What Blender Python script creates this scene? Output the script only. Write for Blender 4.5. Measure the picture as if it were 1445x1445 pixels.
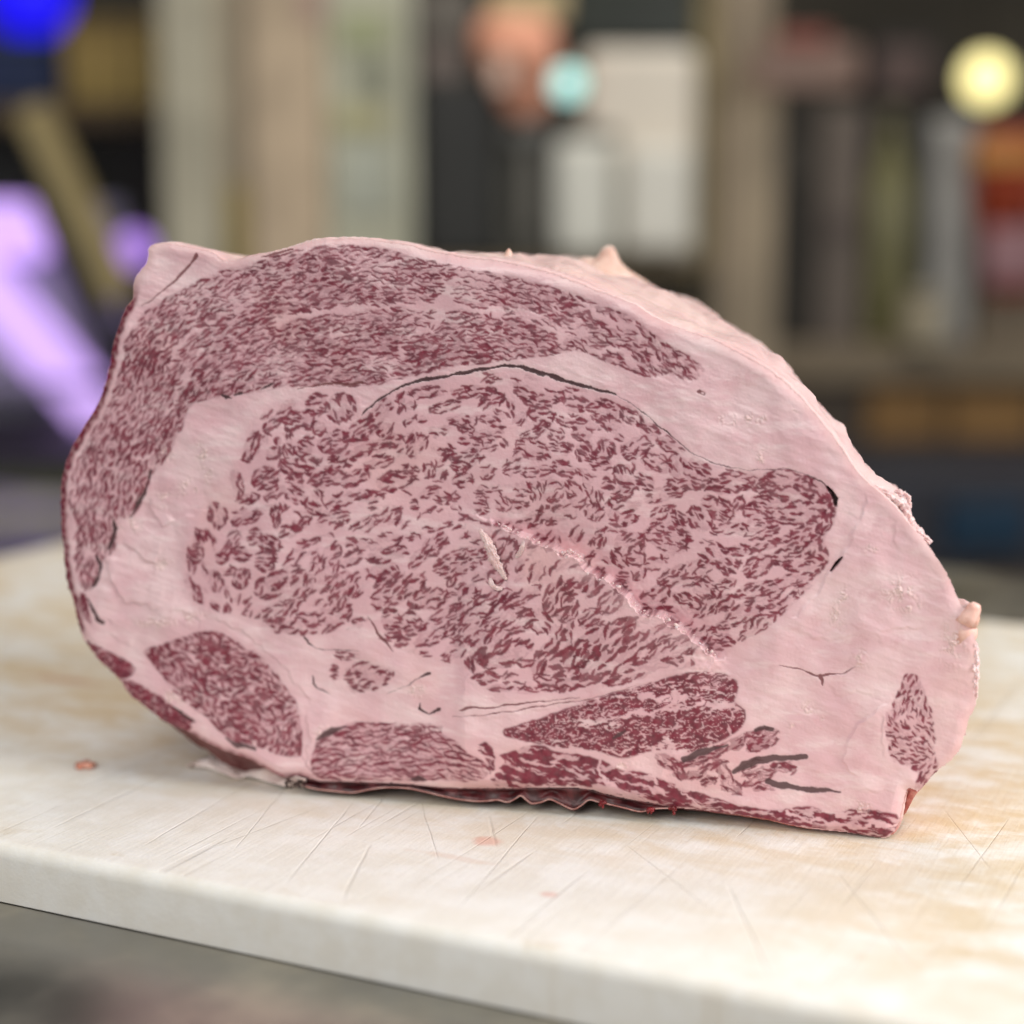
import bpy, bmesh, math, random
import numpy as np
from mathutils import Vector, Matrix

# ================================================================ camera, light, exposure
sc = bpy.context.scene
for o in list(bpy.data.objects): bpy.data.objects.remove(o)
COL = sc.collection
FOC = 2600.0; HALF = 722.5; HORIZON = 300.0; CAM_H = .194        # focal length in photo pixels, horizon row, metres above the board
PITCH = math.atan((HALF-HORIZON)/FOC)
cam_d = bpy.data.cameras.new('camera'); cam = bpy.data.objects.new('camera', cam_d); COL.objects.link(cam)
cam.location = (0, 0, CAM_H); cam.rotation_euler = (math.pi/2-PITCH, 0, 0)
cam_d.sensor_width = 36; cam_d.lens = 36*FOC/1445; cam_d.clip_start = .02; cam_d.clip_end = 100
cam_d.dof.use_dof = True; cam_d.dof.focus_distance = .581
APERTURE = .0175                                                  # metres across
cam_d.dof.aperture_fstop = cam_d.lens/1000/APERTURE
sc.camera = cam
w = bpy.data.worlds.new('World'); sc.world = w; w.use_nodes = True
bgn = w.node_tree.nodes['Background']; bgn.inputs[0].default_value = (.90, .95, 1.0, 1); bgn.inputs[1].default_value = .36
def area(name, loc, target, size, power, col, size_y=None):
    d = bpy.data.lights.new(name, 'AREA'); d.shape = 'RECTANGLE'; d.size = size; d.size_y = size_y or size; d.energy = power; d.color = col
    o = bpy.data.objects.new(name, d); COL.objects.link(o); o.location = loc
    o.rotation_euler = (Vector(target)-Vector(loc)).to_track_quat('-Z', 'Y').to_euler(); return o
area('window_light', (1.5, .08, .85), (.02, .6, .06), .95, 36, (1.0, .985, .97))
area('front_fill_light', (-.65, -.90, 1.0), (0, .6, .05), 1.0, 19, (1.0, .955, .90))  # added fill lamp behind the camera, for sheen and glints on the face
area('background_fill_light', (.4, 2.1, 2.7), (.2, 3.6, .1), 1.6, 38, (1.0, .93, .82))  # added unseen lamp that brightens the background
sc.view_settings.view_transform = 'Standard'; sc.view_settings.look = 'None'; sc.view_settings.gamma = 1
sc.view_settings.exposure = 0; sc.view_settings.use_curve_mapping = False
sc.render.engine = 'CYCLES'; sc.cycles.use_denoising = True
sc.cycles.max_bounces = 6; sc.cycles.diffuse_bounces = 3; sc.cycles.glossy_bounces = 3; sc.cycles.transmission_bounces = 3; sc.cycles.caustics_reflective = False; sc.cycles.caustics_refractive = False

# ================================================================ from photo pixels to places
def rays(px, py):
    px = np.asarray(px, float); py = np.asarray(py, float)
    x = (px-HALF)/FOC; v = -(py-HALF)/FOC; c, s = math.cos(PITCH), math.sin(PITCH)
    return np.stack([x, c+v*s, -s+v*c], -1)
CAM = np.array([0, 0, CAM_H])
def on_level(px, py, z=0.0):
    r = rays(px, py); return CAM+r*((z-CAM_H)/r[..., 2])[..., None]
def on_depth(px, py, y):
    r = rays(px, py); return CAM+r*(y/r[..., 1])[..., None]
F_ANG = math.radians(-13.5)
F_U = np.array([math.cos(F_ANG), math.sin(F_ANG), 0]); F_N = np.array([math.sin(F_ANG), -math.cos(F_ANG), 0]); F_N = F_N if F_N[1] < 0 else -F_N
F_R = on_level(np.array([1240.]), np.array([1185.]))[0]                # the right foot of the face stands on the board
def on_face(px, py, off=0.0):
    r = rays(px, py); t = ((F_R+F_N*off-CAM) @ F_N)/(r @ F_N); return CAM+r*t[..., None]
BACK = -F_N
F_O = on_face(np.array([430.]), np.array([1105.]))[0]

# ================================================================ small helpers
def lin(r, g, b):
    def f(c):
        c /= 255.0
        return c/12.92 if c <= .04045 else ((c+.055)/1.055)**2.4
    return (f(r), f(g), f(b))
def link(o, parent=None):
    COL.objects.link(o)
    if parent is not None:
        o.parent = parent
    return o
def empty(name, loc=(0, 0, 0), rz=0):
    o = bpy.data.objects.new(name, None); COL.objects.link(o); o.location = loc; o.rotation_euler = (0, 0, rz); o.empty_display_size = .02
    return o
def tag(o, label=None, cat=None, group=None, kind=None):
    if label: o['label'] = label
    if cat: o['category'] = cat
    if group: o['group'] = group
    if kind: o['kind'] = kind
    return o
def mesh_np(name, verts, faces, mat, parent=None, smooth=True, attrs=None):
    """faces: (n, k) integer array of tris or quads"""
    me = bpy.data.meshes.new(name); faces = np.asarray(faces, np.int32); verts = np.asarray(verts, np.float32)
    n, k = faces.shape
    me.vertices.add(len(verts)); me.vertices.foreach_set('co', verts.ravel())
    me.loops.add(n*k); me.loops.foreach_set('vertex_index', faces.ravel())
    me.polygons.add(n); me.polygons.foreach_set('loop_start', np.arange(0, n*k, k, dtype=np.int32))
    me.polygons.foreach_set('use_smooth', np.full(n, smooth))
    for an, arr in (attrs or {}).items():
        a = me.color_attributes.new(an, 'FLOAT_COLOR', 'POINT'); a.data.foreach_set('color', np.ascontiguousarray(arr, np.float32).ravel())
    me.update(calc_edges=True); me.validate()
    if mat: me.materials.append(mat)
    return link(bpy.data.objects.new(name, me), parent)
def from_bm(name, bm, mat, parent=None, smooth=False):
    me = bpy.data.meshes.new(name)
    bmesh.ops.recalc_face_normals(bm, faces=bm.faces)
    bm.to_mesh(me); bm.free()
    if smooth:
        for p in me.polygons: p.use_smooth = True
    if mat: me.materials.append(mat)
    return link(bpy.data.objects.new(name, me), parent)
def bm_box(bm, x0, x1, y0, y1, z0, z1, bevel=0.0, seg=2):
    r = bmesh.ops.create_cube(bm, size=1.0)
    for v in r['verts']:
        v.co = Vector(((x0+x1)/2+v.co.x*(x1-x0), (y0+y1)/2+v.co.y*(y1-y0), (z0+z1)/2+v.co.z*(z1-z0)))
    if bevel:
        ed = list({e for v in r['verts'] for e in v.link_edges})
        bmesh.ops.bevel(bm, geom=ed, offset=bevel, segments=seg, affect='EDGES', profile=.5)
def bm_cyl(bm, x, y, prof, n=28, axis='z'):
    """lathe of (radius, height) pairs"""
    rings = []
    for r, z in prof:
        rings.append([bm.verts.new((x+r*math.cos(2*math.pi*i/n), y+r*math.sin(2*math.pi*i/n), z)) for i in range(n)])
    for a, b in zip(rings, rings[1:]):
        for i in range(n): bm.faces.new((a[i], a[(i+1) % n], b[(i+1) % n], b[i]))
    bm.faces.new(rings[0][::-1]); bm.faces.new(rings[-1])
def tube_np(path, rad, n=10, flat=1.0, seed=0, rough=0.0):
    """tapered tube along 3D points; flat < 1 squashes it along the face normal"""
    path = np.asarray(path, float); m = len(path); rad = np.broadcast_to(np.asarray(rad, float), (m,))
    tan = np.gradient(path, axis=0); tan /= np.linalg.norm(tan, axis=1)[:, None]+1e-12
    ref = F_N; V = []; rg = np.random.default_rng(seed)
    for i in range(m):
        s = np.cross(tan[i], ref); s /= np.linalg.norm(s)+1e-9; q = np.cross(s, tan[i])
        for k in range(n):
            a = 2*math.pi*k/n; j = 1+rough*rg.normal()
            V.append(path[i]+rad[i]*j*(math.cos(a)*s+flat*math.sin(a)*q))
    Fc = [(i*n+k, i*n+(k+1) % n, (i+1)*n+(k+1) % n, (i+1)*n+k) for i in range(m-1) for k in range(n)]
    V.append(path[0]); V.append(path[-1]); a, b = m*n, m*n+1
    Fc += [(a, (k+1) % n, k, a) for k in range(n)]*0
    return np.array(V), Fc, (a, b, n, m)
def tube(name, path, rad, mat, parent, n=10, flat=1.0, seed=0, rough=0.0):
    V, Fc, (a, b, n, m) = tube_np(path, rad, n, flat, seed, rough)
    me = bpy.data.meshes.new(name)
    me.from_pydata([tuple(v) for v in V], [], Fc+[(a, (k+1) % n, k) for k in range(n)]+[(b, (m-1)*n+k, (m-1)*n+(k+1) % n) for k in range(n)])
    for p in me.polygons: p.use_smooth = True
    me.update(); me.materials.append(mat)
    return link(bpy.data.objects.new(name, me), parent)

# ================================================================ materials
class NT:
    def __init__(s, name):
        s.m = bpy.data.materials.new(name); s.m.use_nodes = True; s.t = s.m.node_tree; s.t.nodes.clear()
        s.out = s.t.nodes.new('ShaderNodeOutputMaterial'); s.b = s.n('ShaderNodeBsdfPrincipled'); s.l(s.b.outputs[0], s.out.inputs[0])
    def n(s, t, **k):
        o = s.t.nodes.new(t)
        for a, v in k.items(): setattr(o, a, v)
        return o
    def l(s, a, b): s.t.links.new(a, b)
    def set(s, **k):
        for a, v in k.items():
            i = s.b.inputs[a.replace('_', ' ')]
            if hasattr(v, 'is_output'): s.l(v, i)
            else: i.default_value = (*v, 1) if isinstance(v, tuple) and len(v) == 3 and i.type == 'RGBA' else v
    def coord(s, which='Object', scale=None, rot=None, loc=None):
        c = s.n('ShaderNodeTexCoord').outputs[which]
        if scale is not None or rot is not None or loc is not None:
            m = s.n('ShaderNodeMapping'); s.l(c, m.inputs[0])
            if scale is not None: m.inputs['Scale'].default_value = scale if isinstance(scale, tuple) else (scale,)*3
            if rot is not None: m.inputs['Rotation'].default_value = rot
            if loc is not None: m.inputs['Location'].default_value = loc
            c = m.outputs[0]
        return c
    def noise(s, vec, scale, detail=4, rough=.55, dist=0.0):
        o = s.n('ShaderNodeTexNoise'); s.l(vec, o.inputs['Vector']); o.inputs['Scale'].default_value = scale
        o.inputs['Detail'].default_value = detail; o.inputs['Roughness'].default_value = rough; o.inputs['Distortion'].default_value = dist
        return o.outputs[0]
    def ramp(s, v, a, b, lo=0.0, hi=1.0):
        o = s.n('ShaderNodeMapRange', interpolation_type='SMOOTHSTEP'); s.l(v, o.inputs[0])
        for i, x in zip((1, 2, 3, 4), (a, b, lo, hi)): o.inputs[i].default_value = x
        return o.outputs[0]
    def math(s, op, a, b=None, clamp=False):
        o = s.n('ShaderNodeMath', operation=op); o.use_clamp = clamp
        for i, x in enumerate((a, b)):
            if x is None: continue
            if hasattr(x, 'is_output'): s.l(x, o.inputs[i])
            else: o.inputs[i].default_value = x
        return o.outputs[0]
    def mix(s, f, a, b):
        o = s.n('ShaderNodeMix', data_type='RGBA')
        for i, x in ((0, f), (6, a), (7, b)):
            if hasattr(x, 'is_output'): s.l(x, o.inputs[i])
            else: o.inputs[i].default_value = (*x, 1) if isinstance(x, tuple) else x
        return o.outputs[2]
    def bump(s, hgt, dist, strength=1.0, prev=None):
        o = s.n('ShaderNodeBump'); s.l(hgt, o.inputs['Height']); o.inputs['Distance'].default_value = dist; o.inputs['Strength'].default_value = strength
        if prev is not None: s.l(prev, o.inputs['Normal'])
        return o.outputs[0]
def plain(name, col, rough=.6, metal=0.0, var=.15, scale=8.0, spec=.4, bump=0.0):
    t = NT(name); v = t.coord('Object'); f = t.noise(v, scale)
    c = t.mix(t.ramp(f, .3, .7), tuple(x*(1-var) for x in col), tuple(min(1, x*(1+var)) for x in col))
    t.set(Base_Color=c, Roughness=rough, Metallic=metal); t.b.inputs['Specular IOR Level'].default_value = spec
    if bump: t.set(Normal=t.bump(t.noise(v, scale*12), bump))
    return t.m
def glow(name, col, strength):
    t = NT(name); t.set(Base_Color=tuple(col), Roughness=.4); t.b.inputs['Emission Color'].default_value = (*col, 1); t.b.inputs['Emission Strength'].default_value = strength
    return t.m
# ---------------------------------------------------------------- traced drawing of the cut face
# All outlines are in the photograph's pixel grid (1445 x 1445); they are laid onto the real face plane below.
def P(s):
    v = [float(a) for a in s.replace(';', ' ').replace(',', ' ').split()]
    return np.array(v).reshape(-1, 2)

OUTLINE = P("207,362 207,351 214,346 225,344 242,343 250,346 270,350 291,354 302,359 312,367 322,369 336,367 347,363 378,357 408,349 430,342 448,339 469,337 503,337 545,341 575,346 608,355 655,363 697,368 733,375 780,387 808,397 849,413 891,428 918,444 952,460 988,473 1015,484 1043,499 1084,522 1126,557 1154,590 1179,621 1208,664 1226,683 1245,698 1266,718 1287,743 1307,765 1320,784 1337,810 1349,837 1359,858 1367,854 1375,857 1379,864 1376,877 1371,886 1377,905 1379,925 1376,941 1378,962 1376,999 1368,1016 1360,1045 1349,1068 1335,1080 1324,1088 1305,1110 1295,1118 1283,1114 1277,1126 1272,1149 1268,1164 1258,1179 1249,1184 1224,1181 1191,1176 1131,1169 1083,1158 1036,1151 989,1145 945,1140 914,1134 865,1125 827,1115 780,1113 731,1114 678,1114 622,1113 570,1108 501,1105 451,1104 425,1097 394,1097 375,1086 350,1073 319,1062 288,1048 263,1033 232,1020 204,999 179,979 167,960 138,932 117,904 110,885 101,848 92,817 87,770 84,727 84,700 85,677 93,647 111,611 136,569 146,541 153,514 158,486 165,464 175,436 185,422 189,392 203,373")

# name, style, polygon
REGIONS = [
 ('cap_muscle', 'cap', P("196,447 225,426 262,402 300,386 335,375 372,365 408,354 440,348 470,344 540,349 575,360 620,368 700,384 760,399 800,411 850,430 890,446 918,466 945,486 980,508 994,521 986,532 972,538 940,530 915,533 880,523 820,498 780,502 700,512 640,520 560,536 520,546 440,546 390,549 345,558 310,562 272,572 255,610 236,646 218,668 205,695 190,725 168,740 164,775 146,792 134,828 118,832 105,800 98,740 97,690 107,650 128,612 152,570 166,520 177,480")),
 ('rim_muscle', 'spin', P("115,834 122,838 127,858 131,884 119,870 112,850")),
 ('rim_muscle', 'dark', P("117,903 140,911 165,927 191,940 187,950 170,960 140,933")),
 ('rim_muscle', 'dark', P("174,961 200,966 240,992 265,1009 277,1018 263,1033 232,1020 205,1000 180,979")),
 ('rib_eye_muscle', 'eye', P("512,586 540,562 580,544 640,532 725,521 780,535 870,561 902,580 942,612 977,640 1010,656 1060,665 1105,661 1140,669 1165,685 1179,706 1178,735 1165,759 1169,776 1170,792 1160,808 1142,834 1110,862 1080,887 1040,910 1005,927 975,938 930,951 880,966 830,972 780,979 700,974 672,960 640,938 600,928 540,908 530,892 500,889 470,893 430,897 385,892 370,878 350,872 330,869 300,862 268,843 255,800 256,768 268,752 283,714 300,703 318,716 328,692 324,668 338,640 343,618 362,590 385,573 408,560 428,568 440,556 470,547 497,556 506,580")),
 ('lower_left_muscle', 'worm', P("204,917 244,903 288,890 313,892 338,910 369,929 400,963 419,994 426,1038 426,1066 397,1066 360,1054 325,1044 288,1010 257,988 232,960 207,929")),
 ('underside_muscle', 'wash', P("448,1044 482,1025 507,1019 560,1021 619,1021 626,1036 650,1046 669,1064 695,1083 676,1099 594,1103 513,1103 451,1100 439,1083")),
 ('brisket_muscle', 'vein', P("713,1036 719,1025 780,1005 843,983 907,964 950,952 980,946 1015,949 1038,958 1043,972 1036,988 1050,1000 1053,1010 1047,1026 1031,1038 1006,1051 974,1061 948,1058 925,1060 878,1068 834,1058 780,1053 732,1042")),
 ('bottom_strip_muscle', 'strip', P("667,1048 674,1041 690,1044 702,1062 728,1056 757,1049 795,1060 840,1067 878,1083 916,1092 955,1108 987,1118 1034,1133 1082,1143 1114,1140 1142,1138 1173,1149 1200,1141 1225,1141 1245,1143 1266,1151 1267,1166 1249,1183 1191,1176 1131,1168 1036,1151 945,1139 900,1131 840,1113 780,1110 730,1112 700,1108 688,1075")),
 ('finger_muscle', 'finger', P("920,1066 950,1062 975,1066 1005,1052 1035,1041 1060,1029 1092,1028 1101,1040 1092,1055 1070,1064 1110,1072 1126,1080 1120,1096 1090,1104 1096,1120 1060,1124 1010,1118 965,1104 935,1088")),
 ('flap_muscle', 'small', P("1276,952 1291,952 1303,966 1312,993 1318,1024 1321,1066 1325,1083 1306,1110 1294,1118 1289,1112 1295,1094 1278,1081 1256,1070 1249,1024 1249,1006 1260,989 1270,970")),
 ('seam_muscle', 'eye', P("462,920 500,916 515,932 560,948 556,966 520,980 488,976 464,962")),
]

# muscle bundles read off the photograph: (x, y, half length, half width, angle) in the pixel grid of a crop
def B(x0, y0, s, txt):
    a = np.array([float(v) for v in txt.split()]).reshape(-1, 5)
    a[:, 0] = x0 + a[:, 0]*s; a[:, 1] = y0 + a[:, 1]*s; a[:, 2:4] *= s
    return a
E1 = B(300, 540, .2076, """460 220 150 42 -45  700 150 70 80 0  870 170 90 105 60  265 440 110 45 -65  405 480 38 45 0  540 260 70 62 0
 640 250 50 60 0  720 310 42 50 0  650 365 30 25 0  515 370 80 25 70  630 440 55 45 20  450 430 60 20 80  530 490 70 42 60  660 510 80 35 20
 830 400 110 70 -20  1000 330 130 60 -30  1140 200 110 60 -50  1170 320 60 50 -50  900 500 120 40 -10  1080 440 120 50 -15  1220 400 80 40 -15
 850 570 80 25 -10  1130 540 100 45 -15  160 690 90 50 80  360 650 90 75 -25  240 790 80 35 -15  530 570 80 55 20  630 600 60 35 10  560 660 50 35 0
 780 650 120 50 -12  960 650 100 50 -20  1240 670 130 65 -10  420 750 70 40 -35  570 770 80 50 30  430 900 80 30 85  690 850 60 50 30  900 790 150 40 -15
 1080 780 80 40 -10  360 850 60 20 -10  560 980 120 42 -30  820 930 110 60 -20  1050 950 110 50 -30  1205 900 65 75 -45  230 920 105 40 -20
 290 1050 50 60 0  130 1090 90 50 -60  200 1160 60 50 0  60 1190 40 40 0  390 1100 80 60 30  360 1210 70 70 0  120 1280 40 25 -20  200 1330 70 55 -70
 30 900 90 60 70  20 1350 70 50 80  330 1390 60 40 -60  650 1080 80 25 -15  560 1190 90 40 -40  810 1150 70 55 -40  740 1340 90 80 -40  520 1320 120 60 -35
 940 1200 80 45 -30  1010 1090 110 50 5  1200 1060 80 40 0  1330 1050 80 25 -5  1190 1170 140 50 -15  900 1360 90 70 -40  1150 1280 120 50 -10
 1200 1380 120 80 -35  -90 1060 60 40 70 -110 1160 50 70 10 -150 1200 90 28 80 -170 1350 60 30 80 -120 1420 80 30 60 -60 1480 80 30 20 40 1480 60 40 -20
 570 700 40 20 0 1330 580 50 25 0""")
E2 = B(560, 540, .2076, """60 170 60 40 -40  200 60 120 40 -5  330 160 110 40 -15  520 60 150 45 -5  640 130 90 50 -25  440 260 100 35 0  610 250 80 25 5
 290 325 70 35 0  470 315 60 30 15  600 350 90 30 15  670 310 60 25 15  770 170 55 25 70  840 240 60 40 -45  980 220 90 45 10  860 60 70 40 20
 960 130 110 40 10  1050 90 90 40 10  1240 150 110 45 15  1380 220 70 50 20  1160 270 90 30 15  1310 280 110 40 10  930 320 100 55 -25  1080 350 60 40 10
 1260 350 70 45 10  130 430 90 60 -45  270 450 60 30 30  500 400 90 35 10  590 430 50 30 -30  460 490 110 35 -10  540 520 45 25 -20  300 535 50 25 -45
 120 580 40 25 0  215 600 50 45 -70  285 630 50 40 -40  430 575 60 35 0  620 610 55 45 -35  440 660 70 50 -10  920 450 120 70 20  1110 440 80 45 5
 1290 470 70 70 30  1350 540 50 50 0  1420 440 60 40 80  790 530 90 60 -30  800 590 70 35 -20  960 600 110 35 -10  1130 580 90 55 10  1280 620 70 35 30
 1420 690 50 40 60  850 720 60 55 0  950 730 70 60 80  1060 740 80 70 -30  1190 720 70 50 45  1280 720 50 50 60  1370 790 60 50 70  620 760 90 60 0
 720 820 60 50 45  820 840 60 50 0  210 750 80 35 -20  300 790 60 40 0  390 780 25 25 0  110 830 25 30 0  120 890 30 40 0  250 900 90 45 -15
 450 880 50 40 -45  400 970 90 40 -20  570 840 50 60 0  1210 820 80 50 -20  1060 900 100 70 -20  940 930 80 60 -30  1180 880 50 50 0  1340 880 60 60 -40
 840 970 60 30 -30  1380 1010 45 30 -50  1210 1040 70 40 -60  1050 1080 50 50 -40  1400 1180 90 50 -60  270 1090 90 50 -40  160 1180 110 45 -40
 450 1090 80 50 -30  370 1170 90 45 -25  330 1240 70 45 -20  480 1210 80 60 -30  570 1160 60 50 -40  730 1110 80 60 -45  860 1230 80 45 -50
 950 1270 70 60 -50  810 1350 70 40 -20  640 1310 70 60 -45  100 1380 110 60 -40  230 1370 100 40 -40""")
E3 = B(840, 560, .2491, """60 60 90 40 15  200 110 70 40 30  80 150 70 40 30  130 230 25 18 30  230 290 90 60 -25  60 290 50 50 60  300 180 60 40 25
 430 270 90 40 20  570 410 80 55 20  40 380 50 40 0  160 450 70 50 60  350 370 80 50 20  460 390 60 50 60  200 490 50 40 0  60 490 35 35 0
 160 540 70 40 -30  280 470 60 40 30  400 550 120 40 -15  500 490 110 35 5  640 490 50 25 -20  760 500 130 40 0  820 450 120 30 5  950 500 60 40 -10
 1080 470 130 60 0  1200 430 90 40 15  1280 500 80 60 50  1100 540 130 50 10  950 610 70 50 10  880 650 40 40 0  1060 630 110 60 -10  1230 620 110 60 0
 930 700 80 30 -5  640 600 50 40 0  590 690 80 65 50  710 640 80 60 20  810 610 40 32 -60  760 750 100 40 -5  940 770 100 35 -15  1150 690 150 35 0
 1300 700 80 60 -60  1190 770 90 40 -20  1250 830 90 60 -30  100 640 60 40 80  170 620 80 40 -10  160 700 80 30 -10  380 680 80 60 -30  470 680 50 30 40
 410 790 120 85 20  340 770 60 60 0  20 740 25 25 0  190 840 90 70 -30  140 910 60 50 60  230 910 50 60 0  330 950 60 35 -15  410 900 40 40 0
 240 1010 40 30 -30  150 1030 40 30 0  820 870 70 30 5  970 845 70 25 -8  1080 810 60 20 0  660 880 90 60 30  750 930 70 70 20  600 960 100 50 -30
 920 960 90 55 -25  1070 910 80 40 -10  1140 860 90 30 -15  1160 940 90 40 -15  1280 880 70 55 60  430 1020 90 45 -25  560 1020 90 40 -30
 620 1080 70 60 30  740 1060 60 30 -15  910 1090 130 40 -15  1120 1030 150 35 -20  1190 1010 120 40 -25  330 1140 100 60 -30  310 1190 60 40 0
 520 1160 80 40 20  640 1190 110 50 -35  730 1170 60 40 -35  850 1220 130 50 -30  960 1150 120 35 -35  1010 1190 60 30 0  1110 1170 90 50 -35
 1180 1110 70 40 -30  900 1310 110 50 -40  760 1290 80 25 -15  960 1290 80 20 -40  620 1350 60 40 -30  700 1410 80 30 -10""")
E4 = B(600, 720, .2907, """50 170 70 40 -40  170 250 130 60 -20  150 390 60 20 -30  40 430 60 50 -30  200 430 90 50 -40  330 440 110 45 -30
 480 410 100 30 -30  100 540 140 60 -30  230 560 120 50 -30  350 520 100 40 -30  450 530 90 60 -20  560 530 60 50 60  150 680 80 40 -35  320 640 110 75 -45
 430 680 90 50 -20  370 720 100 40 -10  290 810 70 30 -15  400 850 90 22 -5  550 870 110 18 -5  220 740 40 20 70  640 420 95 55 -65  740 360 80 40 -25
 820 350 60 48 -60  700 480 60 50 -50  810 510 60 40 -30  640 580 40 30 -60  550 290 60 35 -55  910 430 75 45 -45  620 690 130 55 -50  600 790 70 60 0
 790 650 150 55 -45  930 590 120 55 -35  850 720 160 55 -40  980 690 150 55 -40  1010 780 150 38 -20  1130 600 90 40 -35  1180 680 130 50 -30
 1300 640 60 40 -40  1100 750 150 32 -15  740 830 120 28 -15  400 190 60 60 -45 350 310 60 50 -40 60 60 80 40 -15 30 610 90 40 -25""")
E5 = B(420, 700, .3115, """130 340 90 45 -60  60 380 80 50 -55  200 440 70 50 -60  270 400 60 45 -60  110 570 110 55 -25  30 570 50 50 0  180 540 70 45 -30
 430 420 85 70 -40  380 470 50 45 0  420 560 42 48 0  430 625 35 15 0  510 580 50 50 0  560 470 70 40 -35  600 600 60 40 -30  -20 440 60 60 -40
 -100 400 90 50 -35 -110 540 110 50 -30 -60 610 90 40 -20 -150 610 70 40 -20 330 430 30 60 -60
 230 725 60 25 5 310 820 95 68 -10 400 790 40 35 10 155 805 12 40 0""")
def ridge_y(x): return np.interp(x, RIDGE[:, 0], RIDGE[:, 1])
RIDGE = P("640,722 676,729 699,737 719,746 745,756 766,766 786,774 798,781 809,778 821,787 830,804 850,813 873,826 891,842 905,862 920,867 937,868 952,878 972,894 989,909 1010,925 1030,934")
E1 = E1[(E1[:, 0] < 582) & (E1[:, 1] < 838)]
_lowl = E5[(E5[:, 0] < 606)]; E5 = _lowl[_lowl[:, 1] > 800]
E4 = E4[(E4[:, 1] > ridge_y(E4[:, 0]) + 2) & (E4[:, 0] > 590)]
E2 = E2[((E2[:, 1] < ridge_y(E2[:, 0]) - 4) | (E2[:, 0] < 640)) & (E2[:, 0] > 575) & (E2[:, 0] < 852) & ~((E2[:, 1] > 770) & (E2[:, 0] > 600))]
E3 = E3[(E3[:, 0] > 848) & (E3[:, 1] < ridge_y(E3[:, 0]) + 4)]
EYE_B = np.concatenate([E1, E2, E3, E4, E5])
FING_B = B(700, 930, .3183, """760 450 60 30 30 800 490 50 25 50 900 440 110 22 -18 990 400 120 22 -18 930 490 110 20 -20 1060 360 60 30 -35 1180 330 80 22 -10 1180 380 70 28 -10
 1010 500 70 25 60 1040 560 60 30 40 940 540 35 25 -10 1200 490 110 18 -12 1170 530 90 18 -22 1290 490 50 22 0 1220 570 80 18 -5 1130 470 60 14 -20""")

# dark sinew and vessel lines, plus gaps, a slit and creases with their shade coloured in: list of (polyline, half width px along it, darkness, red)
def W(pts, w, tone): return (P(pts), np.array(w, float), tone)
LINES = [
 W("510,588 518,577 531,566 558,550 586,539 628,530 669,523 697,518 724,516 752,522 780,532 808,541 835,548 868,557", [.8,1.4,1.8,2.2,2.6,2.8,3,3,2.8,3.2,3.6,3.6,3,1.5], 0),
 W("868,557 900,577 940,609 980,641 1010,655 1060,664 1105,661 1140,669 1160,680 1170,690", [.9,1,1,.9,.8,.7,.8,.9,1.1,1.6], 0),
 W("1168,688 1174,695 1179,704 1180,714", [1.0,2.4,2.8,1.2], 3),  # open gap, the shade inside it painted
 W("1188,786 1180,796 1172,806", [.8,2.0,.8], 3),  # second gap, dark inside by colour
 W("214,664 208,681 198,706 185,729", [2,1.8,3,1.6], 0),
 W("160,732 162,745 158,764 152,775", [2,3.2,3,2], 0),
 W("137,785 142,798 142,810", [2.5,4,3], 0),  W("140,814 132,827", [4,2.4], 0),
 W("125,846 133,862 139,873 147,878", [2.2,3.4,4,2.6], 0),
 W("275,361 266,373 247,395 225,414 200,433", [2.6,1.4,1.8,.8,.5], 1),
 W("369,363 392,357 413,352", [.8,1.6,.8], 1),
 W("313,556 320,560 328,562", [1.6,3,2], 0), W("333,558 343,555", [1.6,1.6], 0),
 W("369,550 376,545 388,540", [1.6,1.6,.8], 0), W("419,550 445,545 469,541 490,543 511,540", [.6,1,1.2,2,1.4], 1),
 W("431,899 436,908 445,915 470,918 507,918", [1.8,1.2,.9,.9,.8], 0),
 W("440,955 442,966 450,974 464,980", [2.2,2,1,.6], 0),
 W("607,949 598,953 588,959 566,971 545,980", [2.4,1.4,.9,.8,.5], 0),
 W("594,994 592,1001 604,1007 619,1001", [1,1.8,1.4,2.6], 0),
 W("520,871 532,893 545,908 556,918", [.6,1.4,1.6,.5], 1),
 W("447,1044 458,1037 470,1032 488,1025", [1.5,4,4,.8], 2),  # open slit, its inner shade drawn in the sinew colour
 W("650,1001 660,997 678,997 700,996 722,992 770,988 820,982", [.8,2.2,1,.9,1.2,.7,.6], 1),
 W("640,1012 700,1005 757,996 830,985 900,965", [.4,.8,.8,.6,.4], 1),
 W("582,1100 590,1098 600,1101", [2,4,1.5], 2),
 W("319,1041 338,1051 360,1057", [1,3.4,2.4], 2), W("244,996 258,1006 273,1019", [1,2.6,1.4], 0),
 W("966,1071 985,1063 1003,1058 1026,1050", [4,4,3,1], 2),
 W("1066,1031 1078,1028 1089,1030", [2,2.6,2.6], 2),
 W("1037,1087 1050,1081 1066,1075 1090,1071 1115,1070 1136,1068", [3,5.5,5,4,3.4,2.8], 2),
 W("1085,1104 1100,1109 1115,1112 1140,1115 1165,1116 1185,1117", [4.5,4.5,3.4,3,2.6,1.0], 2),
 W("866,1040 874,1035 884,1030", [1.5,2.5,1], 2),
 W("986,552 993,556", [2.6,2.2], 1), W("990,554 992,555", [1.2,1.2], 4),
 W("1156,953 1160,960 1161,968", [2.8,1.5,.8], 1), W("1100,938 1125,944 1141,949 1156,954", [.6,.8,1,1.6], 1), W("1156,954 1189,951 1206,940", [1.6,.8,.5], 1),  # last three: fat creases, their shade painted as reddish lines
 W("448,1098 420,1060 424,1040", [.4,.6,.5], 1),
]
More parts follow.
